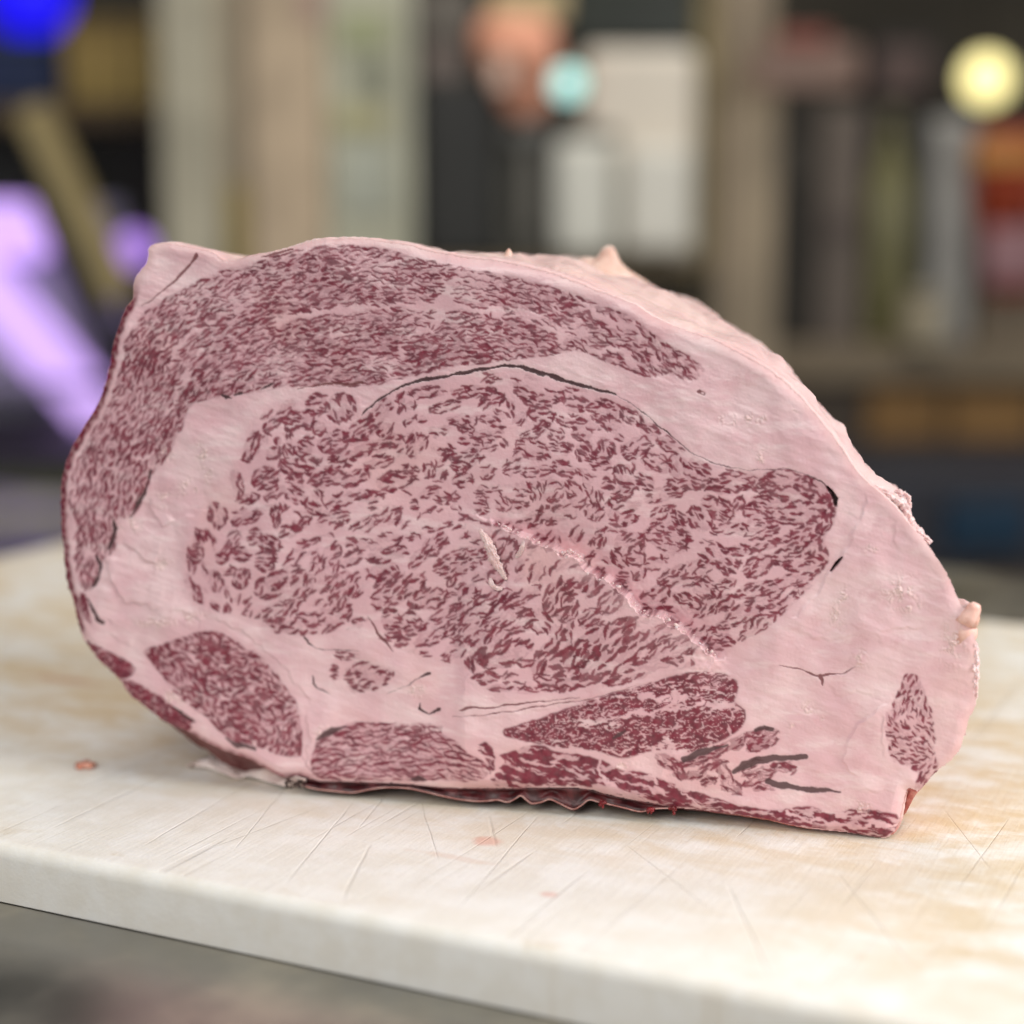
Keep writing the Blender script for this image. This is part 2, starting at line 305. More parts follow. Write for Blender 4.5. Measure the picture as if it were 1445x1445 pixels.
# creases and folds of the fat: (polyline, depth mm, half width px): a step, left-hand side of the line lowered
CREASES = [
 (P("1224,686 1216,723 1200,760 1183,792 1166,812 1156,833 1121,868 1100,889"), .9, 5),
 (P("1140,905 1185,880 1216,885 1260,890 1318,887"), .5, 4),
 (P("1264,979 1235,1002 1208,1022 1196,1045 1189,1076 1200,1089 1212,1099"), 1.3, 4),
 (P("1245,1004 1244,1040 1246,1068"), .7, 3),
 (P("1183,1114 1220,1116 1278,1116"), .6, 3),
 (P("170,762 187,778 210,794 222,797"), 1.6, 5), (P("148,786 152,800 162,832 177,851 210,855 236,862"), 1.6, 6),
 (P("208,700 210,724 229,745 243,738"), 1.2, 5), (P("245,859 265,868 287,876"), 1.0, 5),
 (P("243,738 262,728 300,715"), -.7, 5), (P("152,872 160,900 185,914"), .9, 5),
 (P("1166,960 1180,985 1210,975 1235,985"), .5, 5), (P("1100,880 1150,902 1190,905 1215,890 1240,895 1248,925"), .6, 6),
 (P("1260,735 1262,760 1266,778"), .5, 4), (P("430,1000 436,1040 430,1085"), .9, 5), (P("300,870 350,900 400,940 440,1000"), .8, 6),
 (P("640,1020 760,1002 880,972 985,938"), .5, 4),
]
FLAKES = [(287,641,10,16),(292,662,8,16),(266,690,12,12),(232,705,16,10),(183,743,14,9),(229,797,14,7),(220,880,26,9),(270,872,18,7),(1130,577,10,5),
 (1050,592,34,6),(1075,648,6,12),(1035,535,7,4),(1190,845,10,12),(1272,835,22,18),(1285,858,18,6),(1213,930,10,12),(1180,870,9,14),(1345,905,16,30),(235,640,8,10),
 (1213,1140,16,8),(1160,1020,7,7),(1120,1025,6,6),(1140,1000,8,8),(455,1032,12,9),(245,985,30,10),(345,1050,14,8),(590,975,14,8),(880,1078,14,5),(1230,775,8,6)]

# ---------------------------------------------------------------- noise and raster helpers (numpy)
def _hash(ix, iy, seed):
    h = (ix.astype(np.int64)*374761393 + iy.astype(np.int64)*668265263 + seed*1274126177) & 0xffffffff
    h = ((h ^ (h >> 13))*1274126177) & 0xffffffff
    return ((h ^ (h >> 16)) & 0xffff)/65535.0
def perlin(x, y, seed=0):
    ix = np.floor(x); iy = np.floor(y); fx = x-ix; fy = y-iy
    ux = fx*fx*fx*(fx*(fx*6-15)+10); uy = fy*fy*fy*(fy*(fy*6-15)+10)
    def g(dx, dy):
        a = _hash(ix+dx, iy+dy, seed)*2*np.pi
        return np.cos(a)*(fx-dx)+np.sin(a)*(fy-dy)
    n0 = g(0, 0)*(1-ux)+g(1, 0)*ux; n1 = g(0, 1)*(1-ux)+g(1, 1)*ux
    return (n0*(1-uy)+n1*uy)*1.5
def fbm(x, y, seed=0, octv=3):
    s = 0; a = 1.0
    for k in range(octv): s = s+a*perlin(x*2**k, y*2**k, seed+17*k); a *= .5
    return s
def sstep(a, b, x):
    t = np.clip((x-a)/(b-a), 0, 1); return t*t*(3-2*t)
def inside(poly, X, Y):
    r = np.zeros(X.shape, bool); n = len(poly)
    for i in range(n):
        x0, y0 = poly[i]; x1, y1 = poly[(i+1) % n]
        if y0 == y1: continue
        c = ((y0 > Y) != (y1 > Y)) & (X < (x1-x0)*(Y-y0)/(y1-y0)+x0)
        r ^= c
    return r
def seg_dist(poly, X, Y, closed, widths=None):
    """distance to polyline, side sign and interpolated width"""
    d = np.full(X.shape, 1e9); side = np.zeros(X.shape); w = np.zeros(X.shape); par = np.zeros(X.shape)
    n = len(poly)
    for i in range(n if closed else n-1):
        a = poly[i]; b = poly[(i+1) % n]; ab = b-a; L2 = max(ab @ ab, 1e-9)
        t = np.clip(((X-a[0])*ab[0]+(Y-a[1])*ab[1])/L2, 0, 1)
        dx = X-(a[0]+t*ab[0]); dy = Y-(a[1]+t*ab[1]); q = np.hypot(dx, dy)
        m = q < d
        d = np.where(m, q, d); side = np.where(m, ab[0]*dy-ab[1]*dx, side); par = np.where(m, (i+t)/max(n-1, 1), par)
        if widths is not None: w = np.where(m, widths[i]*(1-t)+widths[(i+1) % n]*t, w)
    return d, np.sign(side), w, par
def gblur(a, s):
    r = int(3*s+1); k = np.exp(-.5*(np.arange(-r, r+1)/s)**2); k /= k.sum()
    for ax in (0, 1):
        p = np.pad(a, [(r, r) if i == ax else (0, 0) for i in (0, 1)], mode='edge')
        o = np.zeros_like(a)
        for j, kv in enumerate(k):
            o += kv*(p[j:j+a.shape[0], :] if ax == 0 else p[:, j:j+a.shape[1]])
        a = o
    return a
def smooth_closed(poly, step):
    """Catmull-Rom through a closed polygon, then resampled at a fixed step"""
    n = len(poly); out = []
    for i in range(n):
        p0, p1, p2, p3 = poly[i-1], poly[i], poly[(i+1) % n], poly[(i+2) % n]
        for t in np.linspace(0, 1, 8, endpoint=False):
            out.append(.5*((2*p1)+(-p0+p2)*t+(2*p0-5*p1+4*p2-p3)*t*t+(-p0+3*p1-3*p2+p3)*t**3))
    out = np.array(out); q = np.vstack([out, out[:1]])
    L = np.r_[0, np.cumsum(np.hypot(*np.diff(q, axis=0).T))]
    m = int(L[-1]/step); s = np.linspace(0, L[-1], m, endpoint=False)
    return np.stack([np.interp(s, L, q[:, 0]), np.interp(s, L, q[:, 1])], 1)

# direction of the fibres (degrees, image sense) at places of the cap and the lower muscles
FLOW = np.array([(110,700,100),(120,780,95),(150,620,-62),(190,560,-58),(230,610,-60),(200,500,-55),(250,520,-45),(260,430,-32),(330,470,-25),(350,400,-15),(420,420,-10),(420,500,-10),(500,380,0),
 (500,480,-3),(620,400,4),(640,490,-8),(700,470,8),(720,420,8),(800,430,22),(860,480,22),(930,500,42),(130,830,100),(150,925,35),(230,995,35),(300,930,30),(270,960,40),(350,1000,35),(390,1040,-60),(340,940,-20),
 (500,1060,-2),(580,1050,2),(640,1080,12),(560,1095,0),(780,1030,-14),(850,1010,-16),(950,1000,-12),(1000,970,-5),(1020,1015,-15),(700,1070,30),(800,1085,8),(860,1090,20),(950,1120,16),(1050,1145,12),(1150,1155,4),(1240,1160,12),
 (1280,980,-60),(1310,1020,50),(1270,1050,30),(1310,1090,-50),(1000,1080,-20),(1100,1080,-15)], float)
CAP_LANES = [(P("388,456 430,444 469,437 531,433 575,433 614,431 628,424"), 5.5), (P("614,431 660,436 697,439 752,450 794,467 830,472"), 6), (P("630,405 626,430 622,450"), 9),
 (P("588,466 576,480 566,495 556,515 547,530"), 6), (P("788,484 796,470 812,455"), 6), (P("625,445 610,462 588,468"), 4), (P("270,520 247,550 240,580"), 4),
 (P("300,455 268,470 250,490 225,540"), 4), (P("128,640 100,690"), 2), (P("97,690 130,672 160,660 215,640"), 3.2), (P("105,690 103,760 108,820"), 3),
 (P("460,470 500,472"), 3), (P("510,495 530,505 525,520"), 3), (P("830,505 850,490 880,498 900,520"), 4), (P("893,455 905,485 930,515"), 5), (P("800,412 860,455 900,462"), 4), (P("140,728 175,735"), 4), (P("120,780 150,782"), 3.5)]
STRIP_LANES = [(P("845,1108 870,1112 925,1134"), 7), (P("700,1060 705,1085 690,1105"), 5), (P("1110,1150 1150,1160 1230,1166"), 3.5), (P("845,1070 850,1090 880,1120"), 2), (P("915,1095 935,1120"), 2), (P("1180,1152 1220,1150"), 3), (P("955,1110 985,1135"), 1.8)]
VEIN_LANES = [(P("960,1062 940,1040 925,1052 935,1060"), 8), (P("870,1010 930,998 1000,992 1050,996"), 4), (P("900,975 930,985 960,984 950,965"), 7), (P("820,1024 870,1010 905,1003"), 3.5), (P("780,1052 850,1060 920,1052"), 2.5), (P("955,975 962,984"), 5)]

def draw_stroke(acc, wxs, wys, xs, ys, step, pts, w, val):
    'one tapered fleck of lean along a short polyline, in the slightly wandering grid'
    x0, y0 = pts.min(0)-w-4; x1, y1 = pts.max(0)+w+4
    j0, j1 = max(int((x0-xs[0])/step), 0), min(int((x1-xs[0])/step)+2, acc.shape[1]); i0, i1 = max(int((y0-ys[0])/step), 0), min(int((y1-ys[0])/step)+2, acc.shape[0])
    if j1 <= j0 or i1 <= i0: return
    S = (slice(i0, i1), slice(j0, j1)); x, y = wxs[S], wys[S]; best = np.full(x.shape, 9.0); n = len(pts)
    for k in range(n-1):
        ax, ay = pts[k]; bx, by = pts[k+1]; dx, dy = bx-ax, by-ay
        t = np.clip(((x-ax)*dx+(y-ay)*dy)/(dx*dx+dy*dy+1e-6), 0, 1); s = (k+t)/(n-1)
        q = np.hypot(x-ax-t*dx, y-ay-t*dy)-w*(.35+.65*np.sin(np.pi*np.clip(s, .03, .97)))
        best = np.minimum(best, q)
    np.maximum(acc[S], val*sstep(.9, -.35, best), out=acc[S])
def dash(cx, cy, ang, L, rng, bend=.25):
    u = np.array([-.5, -.17, .17, .5])*L; v = (np.array([1, -.35, -.35, 1])*rng.normal(0, bend)*.14+rng.normal(0, .05, 4))*L
    c, s = np.cos(ang), np.sin(ang); return np.stack([cx+u*c-v*s, cy+u*s+v*c], 1)
STYLE = dict(  # fleck length, fleck width, threshold in the middle, ring strength, border gap, softness
 eye=(12, 3.6, .17, .24, .97, .13), cap=(18, 3.4, .13, .12, 1.05, .14), worm=(13, 4.2, .02, .2, 1.04, .13), wash=(28, 3.8, .03, .12, 1.2, .2),
 vein=(19, 5.2, -.30, .1, 1.15, .16), strip=(34, 7, -.30, .05, 1.1, .2), finger=(24, 4.2, .04, .25, 1.0, .16), small=(11, 4.2, .10, .2, 1.05, .14), spin=(14, 4, -.4, .1, 1.1, .15), dark=(24, 6, -.52, .05, 1.1, .1))

def face_fields(step):
    x0, x1, y0, y1 = 78, 1386, 330, 1190
    xs = np.arange(x0, x1, step); ys = np.arange(y0, y1, step)
    X, Y = np.meshgrid(xs, ys)
    rng = np.random.default_rng(7)
    outline = smooth_closed(OUTLINE, 2.0)
    jag = fbm(outline[:, 0]/7, outline[:, 1]/7, 3, 3)
    cen = outline.mean(0); dirv = outline-cen; dirv /= np.linalg.norm(dirv, axis=1)[:, None]
    outline = outline+dirv*jag[:, None]*1.3
    mask = inside(outline, X, Y)
    # smooth wander of every traced edge, so that no border is a straight polygon
    wx = X+fbm(X/30, Y/30, 11, 3)*5.0; wy = Y+fbm(X/30, Y/30, 12, 3)*5.0
    fx = X+perlin(X/9, Y/9, 13)*2.0; fy = Y+perlin(X/9, Y/9, 14)*2.0
    lean = np.zeros(X.shape); region = np.zeros(X.shape, np.int8); tone = np.zeros(X.shape)
    # fibre direction by inverse distance weights on the doubled angle
    cs = np.zeros(X[::8, ::8].shape); sn = cs.copy(); Xs = X[::8, ::8]; Ys = Y[::8, ::8]
    for a, b, t in FLOW:
        w = 1/((Xs-a)**2+(Ys-b)**2+300)**1.5; cs += w*np.cos(2*np.radians(t)); sn += w*np.sin(2*np.radians(t))
    th = .5*np.arctan2(sn, cs)
    th = np.repeat(np.repeat(th, 8, 0), 8, 1)[:X.shape[0], :X.shape[1]]
    th = .5*np.arctan2(gblur(np.sin(2*th), 6), gblur(np.cos(2*th), 6))
    for ri, (nm, style, poly) in enumerate(REGIONS):
        poly = smooth_closed(poly, 5.0)
        lu, lv, t0, tr, gap, soft = STYLE[style]
        bx0, by0 = poly.min(0)-14; bx1, by1 = poly.max(0)+14
        j0, j1 = np.searchsorted(xs, (bx0, bx1)); i0, i1 = np.searchsorted(ys, (by0, by1))
        S = (slice(i0, i1), slice(j0, j1)); x = wx[S]*.35+fx[S]*.65; y = wy[S]*.35+fy[S]*.65
        pin = inside(poly, x, y); edge, _, _, _ = seg_dist(poly, x, y, True); sd = np.where(pin, edge, -edge)
        # bundles: traced ones, plus scattered ones along the fibres where none are traced
        if nm == 'rib_eye_muscle' or nm == 'seam_muscle': bl = EYE_B
        elif style == 'finger': bl = FING_B
        else:
            area = pin.sum()*step*step
            rx, ry = dict(cap=(26, 9.5), worm=(15, 9), wash=(34, 11), vein=(22, 12), strip=(40, 12), small=(16, 9), spin=(12, 6), dark=(26, 12))[style]
            cand = []
            n = int(area/(rx*ry*1.7)); tries = 0
            while len(cand) < n and tries < 20000:
                tries += 1
                px = rng.uniform(bx0, bx1); py = rng.uniform(by0, by1)
                ii = int((py-ys[0])/step); jj = int((px-xs[0])/step)
                if not (i0 <= ii < i1 and j0 <= jj < j1) or not pin[ii-i0, jj-j0]: continue
                a = th[ii, jj]; ca, sa = np.cos(a), np.sin(a); ok = True
                for c in cand:
                    dx, dy = px-c[0], py-c[1]
                    if ((dx*ca+dy*sa)/rx)**2+((-dx*sa+dy*ca)/ry)**2 < 1.15: ok = False; break
                if ok: cand.append((px, py, rx*rng.uniform(.7, 1.35), ry*rng.uniform(.75, 1.25), np.degrees(a)+rng.normal(0, 9)))
            bl = np.array(cand)
        if style == 'eye':   # fill the gaps between the traced bundles with small slender ones
            ex = []; big = bl*1.0; big[:, 2:4] *= 1.07
            if nm == 'rib_eye_muscle':
                for tries in range(2600):
                    px = rng.uniform(bx0, bx1); py = rng.uniform(by0, by1)
                    ii = int((py-ys[0])/step)-i0; jj = int((px-xs[0])/step)-j0
                    if not (0 <= ii < pin.shape[0] and 0 <= jj < pin.shape[1] and pin[ii, jj]): continue
                    allb = np.concatenate([big, np.array(ex)]) if ex else big
                    k = np.argmin(np.hypot(big[:, 0]-px, big[:, 1]-py)); t = big[k, 4]+rng.normal(0, 15)
                    a, b = rng.uniform(7, 15), rng.uniform(3, 5.5)
                    tt = np.radians(allb[:, 4]); dx = px-allb[:, 0]; dy = py-allb[:, 1]
                    q = np.hypot((dx*np.cos(tt)+dy*np.sin(tt))/(allb[:, 2]+a*.9), (-dx*np.sin(tt)+dy*np.cos(tt))/(allb[:, 3]+b*1.15))
                    if q.min() > 1.0: ex.append((px, py, a, b, t))
            bl = np.concatenate([big, np.array(ex)]) if ex else big
        D = np.full(x.shape, 9.0); ang = th[S].copy(); U = np.zeros(x.shape); V = np.zeros(x.shape); KI = np.zeros(x.shape)
        xl, yl = x+fbm(X[S]/14, Y[S]/14, 21, 2)*3.2, y+fbm(X[S]/14, Y[S]/14, 22, 2)*3.2
        for k, (cx, cy, a, b, t) in enumerate(bl):
            R = 1.7*max(a, b)
            jj = np.searchsorted(xs, (cx-R, cx+R))-j0; ii = np.searchsorted(ys, (cy-R, cy+R))-i0
            jj = np.clip(jj, 0, x.shape[1]); ii = np.clip(ii, 0, x.shape[0])
            if jj[1] <= jj[0] or ii[1] <= ii[0]: continue
            s2 = (slice(ii[0], ii[1]), slice(jj[0], jj[1]))
            t = np.radians(t); c, s = np.cos(t), np.sin(t)
            u = (xl[s2]-cx)*c+(yl[s2]-cy)*s; v = -(xl[s2]-cx)*s+(yl[s2]-cy)*c
            d = (np.abs(u/a)**2.3+np.abs(v/b)**2.3)**(1/2.3)
            m = d < D[s2]
            D[s2] = np.where(m, d, D[s2]); U[s2] = np.where(m, u/np.clip(a/b/1.5, .75, 1.9), U[s2]); V[s2] = np.where(m, v, V[s2]); KI[s2] = np.where(m, k, KI[s2])
        xr, yr = X[S]+fbm(X[S]/12, Y[S]/12, 31, 2)*3, Y[S]+fbm(X[S]/12, Y[S]/12, 32, 2)*3
        def fleck(u, v):
            if style in ('vein', 'dark', 'spin'):   # solid lean crossed by a net of fine pale threads
                q = np.minimum(np.abs(perlin(u/(lu*1.6), v/(lv*1.6), 41+ri)+.12*perlin(u/5, v/4, 43)), 1.25*np.abs(perlin(u/(lu*.9), v/(lv*1.1), 61+ri)+.12*perlin(u/4, v/3, 44)))
                return q*5.2-.72+.25*perlin(u/30, v/15, 45)
            if style == 'strip':
                return perlin(u/lu, v/lv, 41+ri)+.6*perlin(u/(lu*.6), v/(lv*.5), 61+ri)+.45*perlin(u/(lu*.35), v/(lv*.28), 62+ri)
            blob = perlin(u/lu, v/lv, 41+ri)+.5*perlin(u/(lu*.5), v/(lv*.5), 61+ri)
            if style in ('eye', 'cap', 'worm', 'finger', 'small'): blob = blob-1.5*np.clip(blob-.62, 0, 1)
            line = .30-1.9*np.abs(perlin(u/(lu*.9)+7, v/(lv*1.25)+3, 81+ri)+.25*perlin(u/(lu*.3), v/(lv*.45), 87+ri))
            return np.maximum(blob, line+.25*perlin(u/(lu*1.2), v/(lv*1.4), 88+ri)) if style not in ('vein', 'dark', 'strip', 'spin') else blob
        if style in ('eye', 'finger'):
            kz = 1+.5*sstep(-5, 12, Y[S]-ridge_y(X[S]))*sstep(680, 720, X[S])*(style == 'eye')
            n = fleck((U+fbm(X[S]/11, Y[S]/11, 31, 2)*2.5)/kz**1.3+KI*61.3, (V+fbm(X[S]/9, Y[S]/9, 32, 2)*2.2)/kz+KI*17.9)
        else:   # noise stretched along the fibres: a blend of frames at twelve fixed angles
            n = np.zeros(x.shape); ws = np.zeros(x.shape)
            for kk in range(12):
                a0 = np.pi*kk/12; dd = np.abs((ang-a0+np.pi/2) % np.pi-np.pi/2); w = np.clip(1-dd/(np.pi/12), 0, 1)
                if w.max() <= 0: continue
                f = fleck(xr*np.cos(a0)+yr*np.sin(a0)+kk*91, -xr*np.sin(a0)+yr*np.cos(a0)); n += w*f; ws += w*w
            n /= np.sqrt(np.maximum(ws, .2))
        patch = fbm(X[S]/60, Y[S]/60, 51+ri, 2)
        ring = np.exp(-((D-.80)/.17)**2)
        ringmod = .45+.75*np.clip(perlin(X[S]/16, Y[S]/16, 71)+.5, 0, 1)
        thr = t0+patch*.13-tr*ring*ringmod + 6*np.clip(D-gap, 0, 1)
        if style == 'eye':
            thr = thr-.16*sstep(140, 20, np.hypot(X[S]-478, (Y[S]-622)*1.6))-.10*sstep(180, 40, np.hypot(X[S]-1110, Y[S]-700))-.08*sstep(200, 60, np.hypot(X[S]-870, (Y[S]-900)*1.4))-.05*sstep(90, 20, np.hypot(X[S]-560, Y[S]-830))
            thr = thr+.10*sstep(240, 60, np.hypot(X[S]-720, (Y[S]-690)))
        if style == 'cap':
            thr = thr-.2*sstep(90, 10, np.hypot(X[S]-245, (Y[S]-570)))-.12*sstep(260, 60, np.hypot(X[S]-470, (Y[S]-500)*2))-.1*sstep(120, 20, np.hypot(X[S]-640, (Y[S]-500)*2))
            thr = thr+.22*sstep(90, 20, np.hypot(X[S]-640, (Y[S]-395)))+.2*sstep(120, 20, np.hypot(X[S]-300, (Y[S]-400)*1.5))
            lanes = CAP_LANES
        elif style == 'strip': lanes = STRIP_LANES; thr = thr+.08*sstep(1040, 1150, X[S])
        elif style == 'vein': lanes = VEIN_LANES; thr = thr+.3*sstep(60, 20, np.hypot(X[S]-1005, (Y[S]-965)))
        else: lanes = []
        if style == 'small': thr = thr+.7*sstep(10, 3, np.hypot((X[S]-1287+.1*(Y[S]-1020)), (Y[S]-1015)*.38))
        if style == 'eye': lanes = [(P("745,600 710,650 700,690 690,720"), 6), (P("560,690 590,735 640,720"), 6), (P("450,745 520,760 640,730"), 5), (P("850,740 855,700 845,660"), 4),(P("930,800 1000,765 1060,755"), 5),(P("500,860 520,830 508,800"), 7)]
        for lp, lw in lanes:
            ld, _, _, _ = seg_dist(lp, xl+fbm(X[S]/24, Y[S]/24, 121, 2)*6, yl+fbm(X[S]/24, Y[S]/24, 122, 2)*6, False); thr = thr+1.3*sstep(lw*1.3, lw*.4, ld)*(.8+.5*perlin(X[S]/30, Y[S]/30, 123))
        m = sstep(-soft, soft, n-thr)*sstep(-.8, 2.2, sd)
        if style == 'wash': m = m*(.84+.16*sstep(1040, 1090, Y[S]))*(.95+.15*np.clip(patch, -1, 1))
        if style in ('eye', 'worm', 'vein'):   # a fine dark film along some stretches of the border
            m = np.maximum(m, sstep(2.0, .6, np.abs(sd-1.2))*.85*sstep(.0, .25, perlin(X[S]/45, Y[S]/45, 99))*(1 if style != 'eye' else sstep(860, 960, X[S])*.8))
        # flecks: short strands of lean drawn one by one, along each traced bundle or along the fibres
        if style in ('eye', 'finger', 'cap', 'worm', 'wash', 'small'):
            acc = np.zeros(X.shape); txs, tys = xs, ys
            sx_ = X+perlin(X/5, Y/5, 131)*.9+perlin(X/14, Y/14, 133)*1.6; sy_ = Y+perlin(X/5, Y/5, 132)*.9+perlin(X/14, Y/14, 134)*1.6
            lane = np.clip(thr-t0, -1, 3)
            def at_local(px, py):
                i = int((py-ys[0])/step)-i0; j = int((px-xs[0])/step)-j0
                return (i, j) if 0 <= i < x.shape[0] and 0 <= j < x.shape[1] else None
            if style in ('eye', 'finger'):
                for k, (cx, cy, a, b, t) in enumerate(bl):
                    tt = np.radians(t); c, s = np.cos(tt), np.sin(tt)
                    low = style == 'eye' and cx > 690 and cy > ridge_y(cx); sp = 6.2 if low else 4.9; lf = 1.6 if low else 1.0; wf = 1.3 if low else 1.0
                    rows = np.arange(-b*.92, b*.92, sp)+rng.uniform(0, 1.5)
                    def put(px, py, an, L, w, val):
                        ij = at_local(px, py)
                        if ij is None or sd[ij] < 1.0 or int(KI[ij]) != k or lane[ij] > .75 or D[ij] > .95: return
                        draw_stroke(acc, sx_, sy_, xs, ys, step, dash(px, py, an, L, rng), w*np.clip(1-1.0*lane[ij]-.25*patch[ij], .7, 1.5), val)
                    for v in rows:
                        hl = a*np.sqrt(max(1-(v/b)**2, 0)); pos = -hl+rng.uniform(0, 4)
                        while pos < hl-2:
                            L = min(rng.uniform(6, 17)*lf, hl-pos+3); u = pos+L/2; pos += L+rng.uniform(1.5, 6)
                            centre = (u/a)**2+(v/b)**2 < .3 and min(a, b) > 8
                            if rng.random() < (.42 if centre else .16): continue
                            vv = v+rng.normal(0, .9); put(cx+u*c-vv*s, cy+u*s+vv*c, tt+rng.normal(0, .16), L*1.05, rng.uniform(1.2, 2.3)*wf, rng.uniform(.86, 1.06))
                            if rng.random() < .28: put(cx+u*c-vv*s+rng.normal(0, 2), cy+u*s+vv*c+rng.normal(0, 2), tt+rng.choice([-1, 1])*rng.uniform(.5, 1.1), rng.uniform(4, 8), rng.uniform(1.0, 1.7), rng.uniform(.75, 1.0))
                    if min(a, b) > 4.5:    # strands along the border of the bundle
                        ph = rng.uniform(0, 6.28); end = ph+6.28
                        while ph < end:
                            L = rng.uniform(6, 15); u, v = .9*a*np.cos(ph), .9*b*np.sin(ph); du, dv = -a*np.sin(ph), b*np.cos(ph); m_ = np.hypot(du, dv)+1e-6
                            if rng.random() < .72: put(cx+u*c-v*s, cy+u*s+v*c, tt+np.arctan2(dv, du), L, rng.uniform(.95, 1.9), rng.uniform(.8, 1.03))
                            ph += (L+rng.uniform(1, 5))/m_
            else:
                spu, spv, l0, l1, w0, w1 = dict(cap=(11.5, 3.9, 7, 20, 1.05, 2.15), worm=(10.5, 4.6, 8, 18, 1.6, 2.8), wash=(16, 4.1, 12, 32, 1.05, 2.0), small=(10, 4.6, 6, 14, 1.2, 2.1), vein=(14, 5.2, 10, 24, 1.5, 2.6))[style]
                n_try = int(pin.sum()*step*step/(spu*spv)*7); cells = {}; cs_ = 14
                for _ in range(n_try):
                    px, py = rng.uniform(bx0, bx1), rng.uniform(by0, by1); ij = at_local(px, py)
                    if ij is None or sd[ij] < 1.5 or lane[ij] > .3+.25*rng.random() or lane[ij]+.55*patch[ij] > .42+.6*rng.random(): continue
                    an = ang[ij]+(rng.normal(0, .22) if style != 'worm' else rng.normal(0, .55)); c, s = np.cos(an), np.sin(an); g0, g1 = int(px//cs_), int(py//cs_); ok = True
                    for q0 in (g0-1, g0, g0+1):
                        for q1 in (g1-1, g1, g1+1):
                            for ox, oy in cells.get((q0, q1), ()):
                                dx, dy = px-ox, py-oy
                                if ((dx*c+dy*s)/spu)**2+((-dx*s+dy*c)/spv)**2 < 1: ok = False; break
                            if not ok: break
                        if not ok: break
                    if not ok: continue
                    cells.setdefault((g0, g1), []).append((px, py))
                    draw_stroke(acc, sx_, sy_, xs, ys, step, dash(px, py, an, rng.uniform(l0, l1), rng), rng.uniform(w0, w1)*np.clip(1-1.1*lane[ij]-.4*patch[ij], .65, 1.6), rng.uniform(.84, 1.06))
                    if rng.random() < .25: draw_stroke(acc, sx_, sy_, xs, ys, step, dash(px+rng.normal(0, 3), py+rng.normal(0, 2), an+rng.choice([-1, 1])*rng.uniform(.4, 1.0), rng.uniform(4, 9), rng), rng.uniform(.9, 1.5), rng.uniform(.75, 1.0))
            keepn = dict(eye=.26, finger=.5, cap=.42, worm=.46, wash=.45, small=.3)[style]
            m = np.maximum(m*keepn, acc[S]*sstep(-.8, 1.5, sd))
        # the flesh between the flecks is tinted too, and the flecks themselves run from pink to wine
        tint = dict(eye=.10, cap=.12, worm=.08, wash=.16, vein=.20, strip=.24, finger=.12, small=.10, spin=.3, dark=.4)[style]
        tone_n = .5+.5*np.clip(fbm(X[S]/9, Y[S]/9, 111+ri, 2)*1.2, -1, 1)
        inb = sstep(1.1, .82, D)*sstep(-.5, 3, sd)*np.clip(1.25-.9*np.clip(thr-t0, 0, 1.2), 0, 1)
        m = np.maximum(np.clip(m, 0, 1)*(.92+.08*tone_n), tint*inb*(.55+.75*tone_n))
        lean[S] = np.maximum(lean[S], m)
        region[S] = np.where(sd > 0, ri+1, region[S])
    lean = np.clip(gblur(lean, .65/step), 0, 1)
    # dark lines
    streaks = []
    sin = np.zeros(X.shape); red = np.zeros(X.shape); pit = np.zeros(X.shape); gap = np.zeros(X.shape)
    for lk, (pl, w, tn) in enumerate(LINES):
        bx0, by0 = pl.min(0)-14; bx1, by1 = pl.max(0)+14
        j0, j1 = np.searchsorted(xs, (bx0, bx1)); i0, i1 = np.searchsorted(ys, (by0, by1)); S = (slice(i0, i1), slice(j0, j1))
        rag = .8 if tn == 0 else .5
        xx, yy = X[S]+perlin(X[S]/4, Y[S]/4, 5)*rag+perlin(X[S]/20, Y[S]/20, 6)*2.0, Y[S]+perlin(X[S]/4, Y[S]/4, 7)*rag+perlin(X[S]/20, Y[S]/20, 8)*2.0
        d, _, ww, _ = seg_dist(pl, xx, yy, False, w)
        ww = ww*((.78 if tn == 0 else 1.1)+.5*np.clip(perlin(X[S]/15, Y[S]/15, 9), -.5, .5))
        m = sstep(ww+(.7 if tn != 2 else 1.3), ww-(.5 if tn != 2 else 1.1), d)*np.clip(ww/1.0, .35, 1)
        if tn in (0, 2) and w.max() > 1.9: streaks.append((lk, S, m))
        if tn in (0, 2): sin[S] = np.maximum(sin[S], m*(1.0 if tn == 0 else .92))
        elif tn == 1: red[S] = np.maximum(red[S], m*.9)
        elif tn == 3: gap[S] = np.maximum(gap[S], m)
        else: red[S] *= 1-m
        pit[S] = np.maximum(pit[S], m*{0: .12, 1: .2, 2: .08, 3: 1.4, 4: 0}[tn])
    # relief in millimetres, towards the viewer positive
    h = fbm(X/150, Y/150, 91, 2)*1.1+fbm(X/34, Y/34, 92, 2)*.07
    fat = 1-np.clip(lean*1.2, 0, 1)
    h = h+gblur(fat, 1.0/step)*.11+perlin(X/3.2, Y/3.2, 93)*.03
    infat = (region == 0)
    soft_in = gblur(infat.astype(float), 6/step)
    h = h+soft_in*(fbm(X/60, Y/60, 94, 2)*.5+fbm((X+Y*.4)/70, (Y-X*.4)/14, 98, 3)*.12+np.abs(perlin(X/16+3, Y/11, 95))*.07*sstep(.2, .5, perlin(X/90, Y/90, 96)+.3))
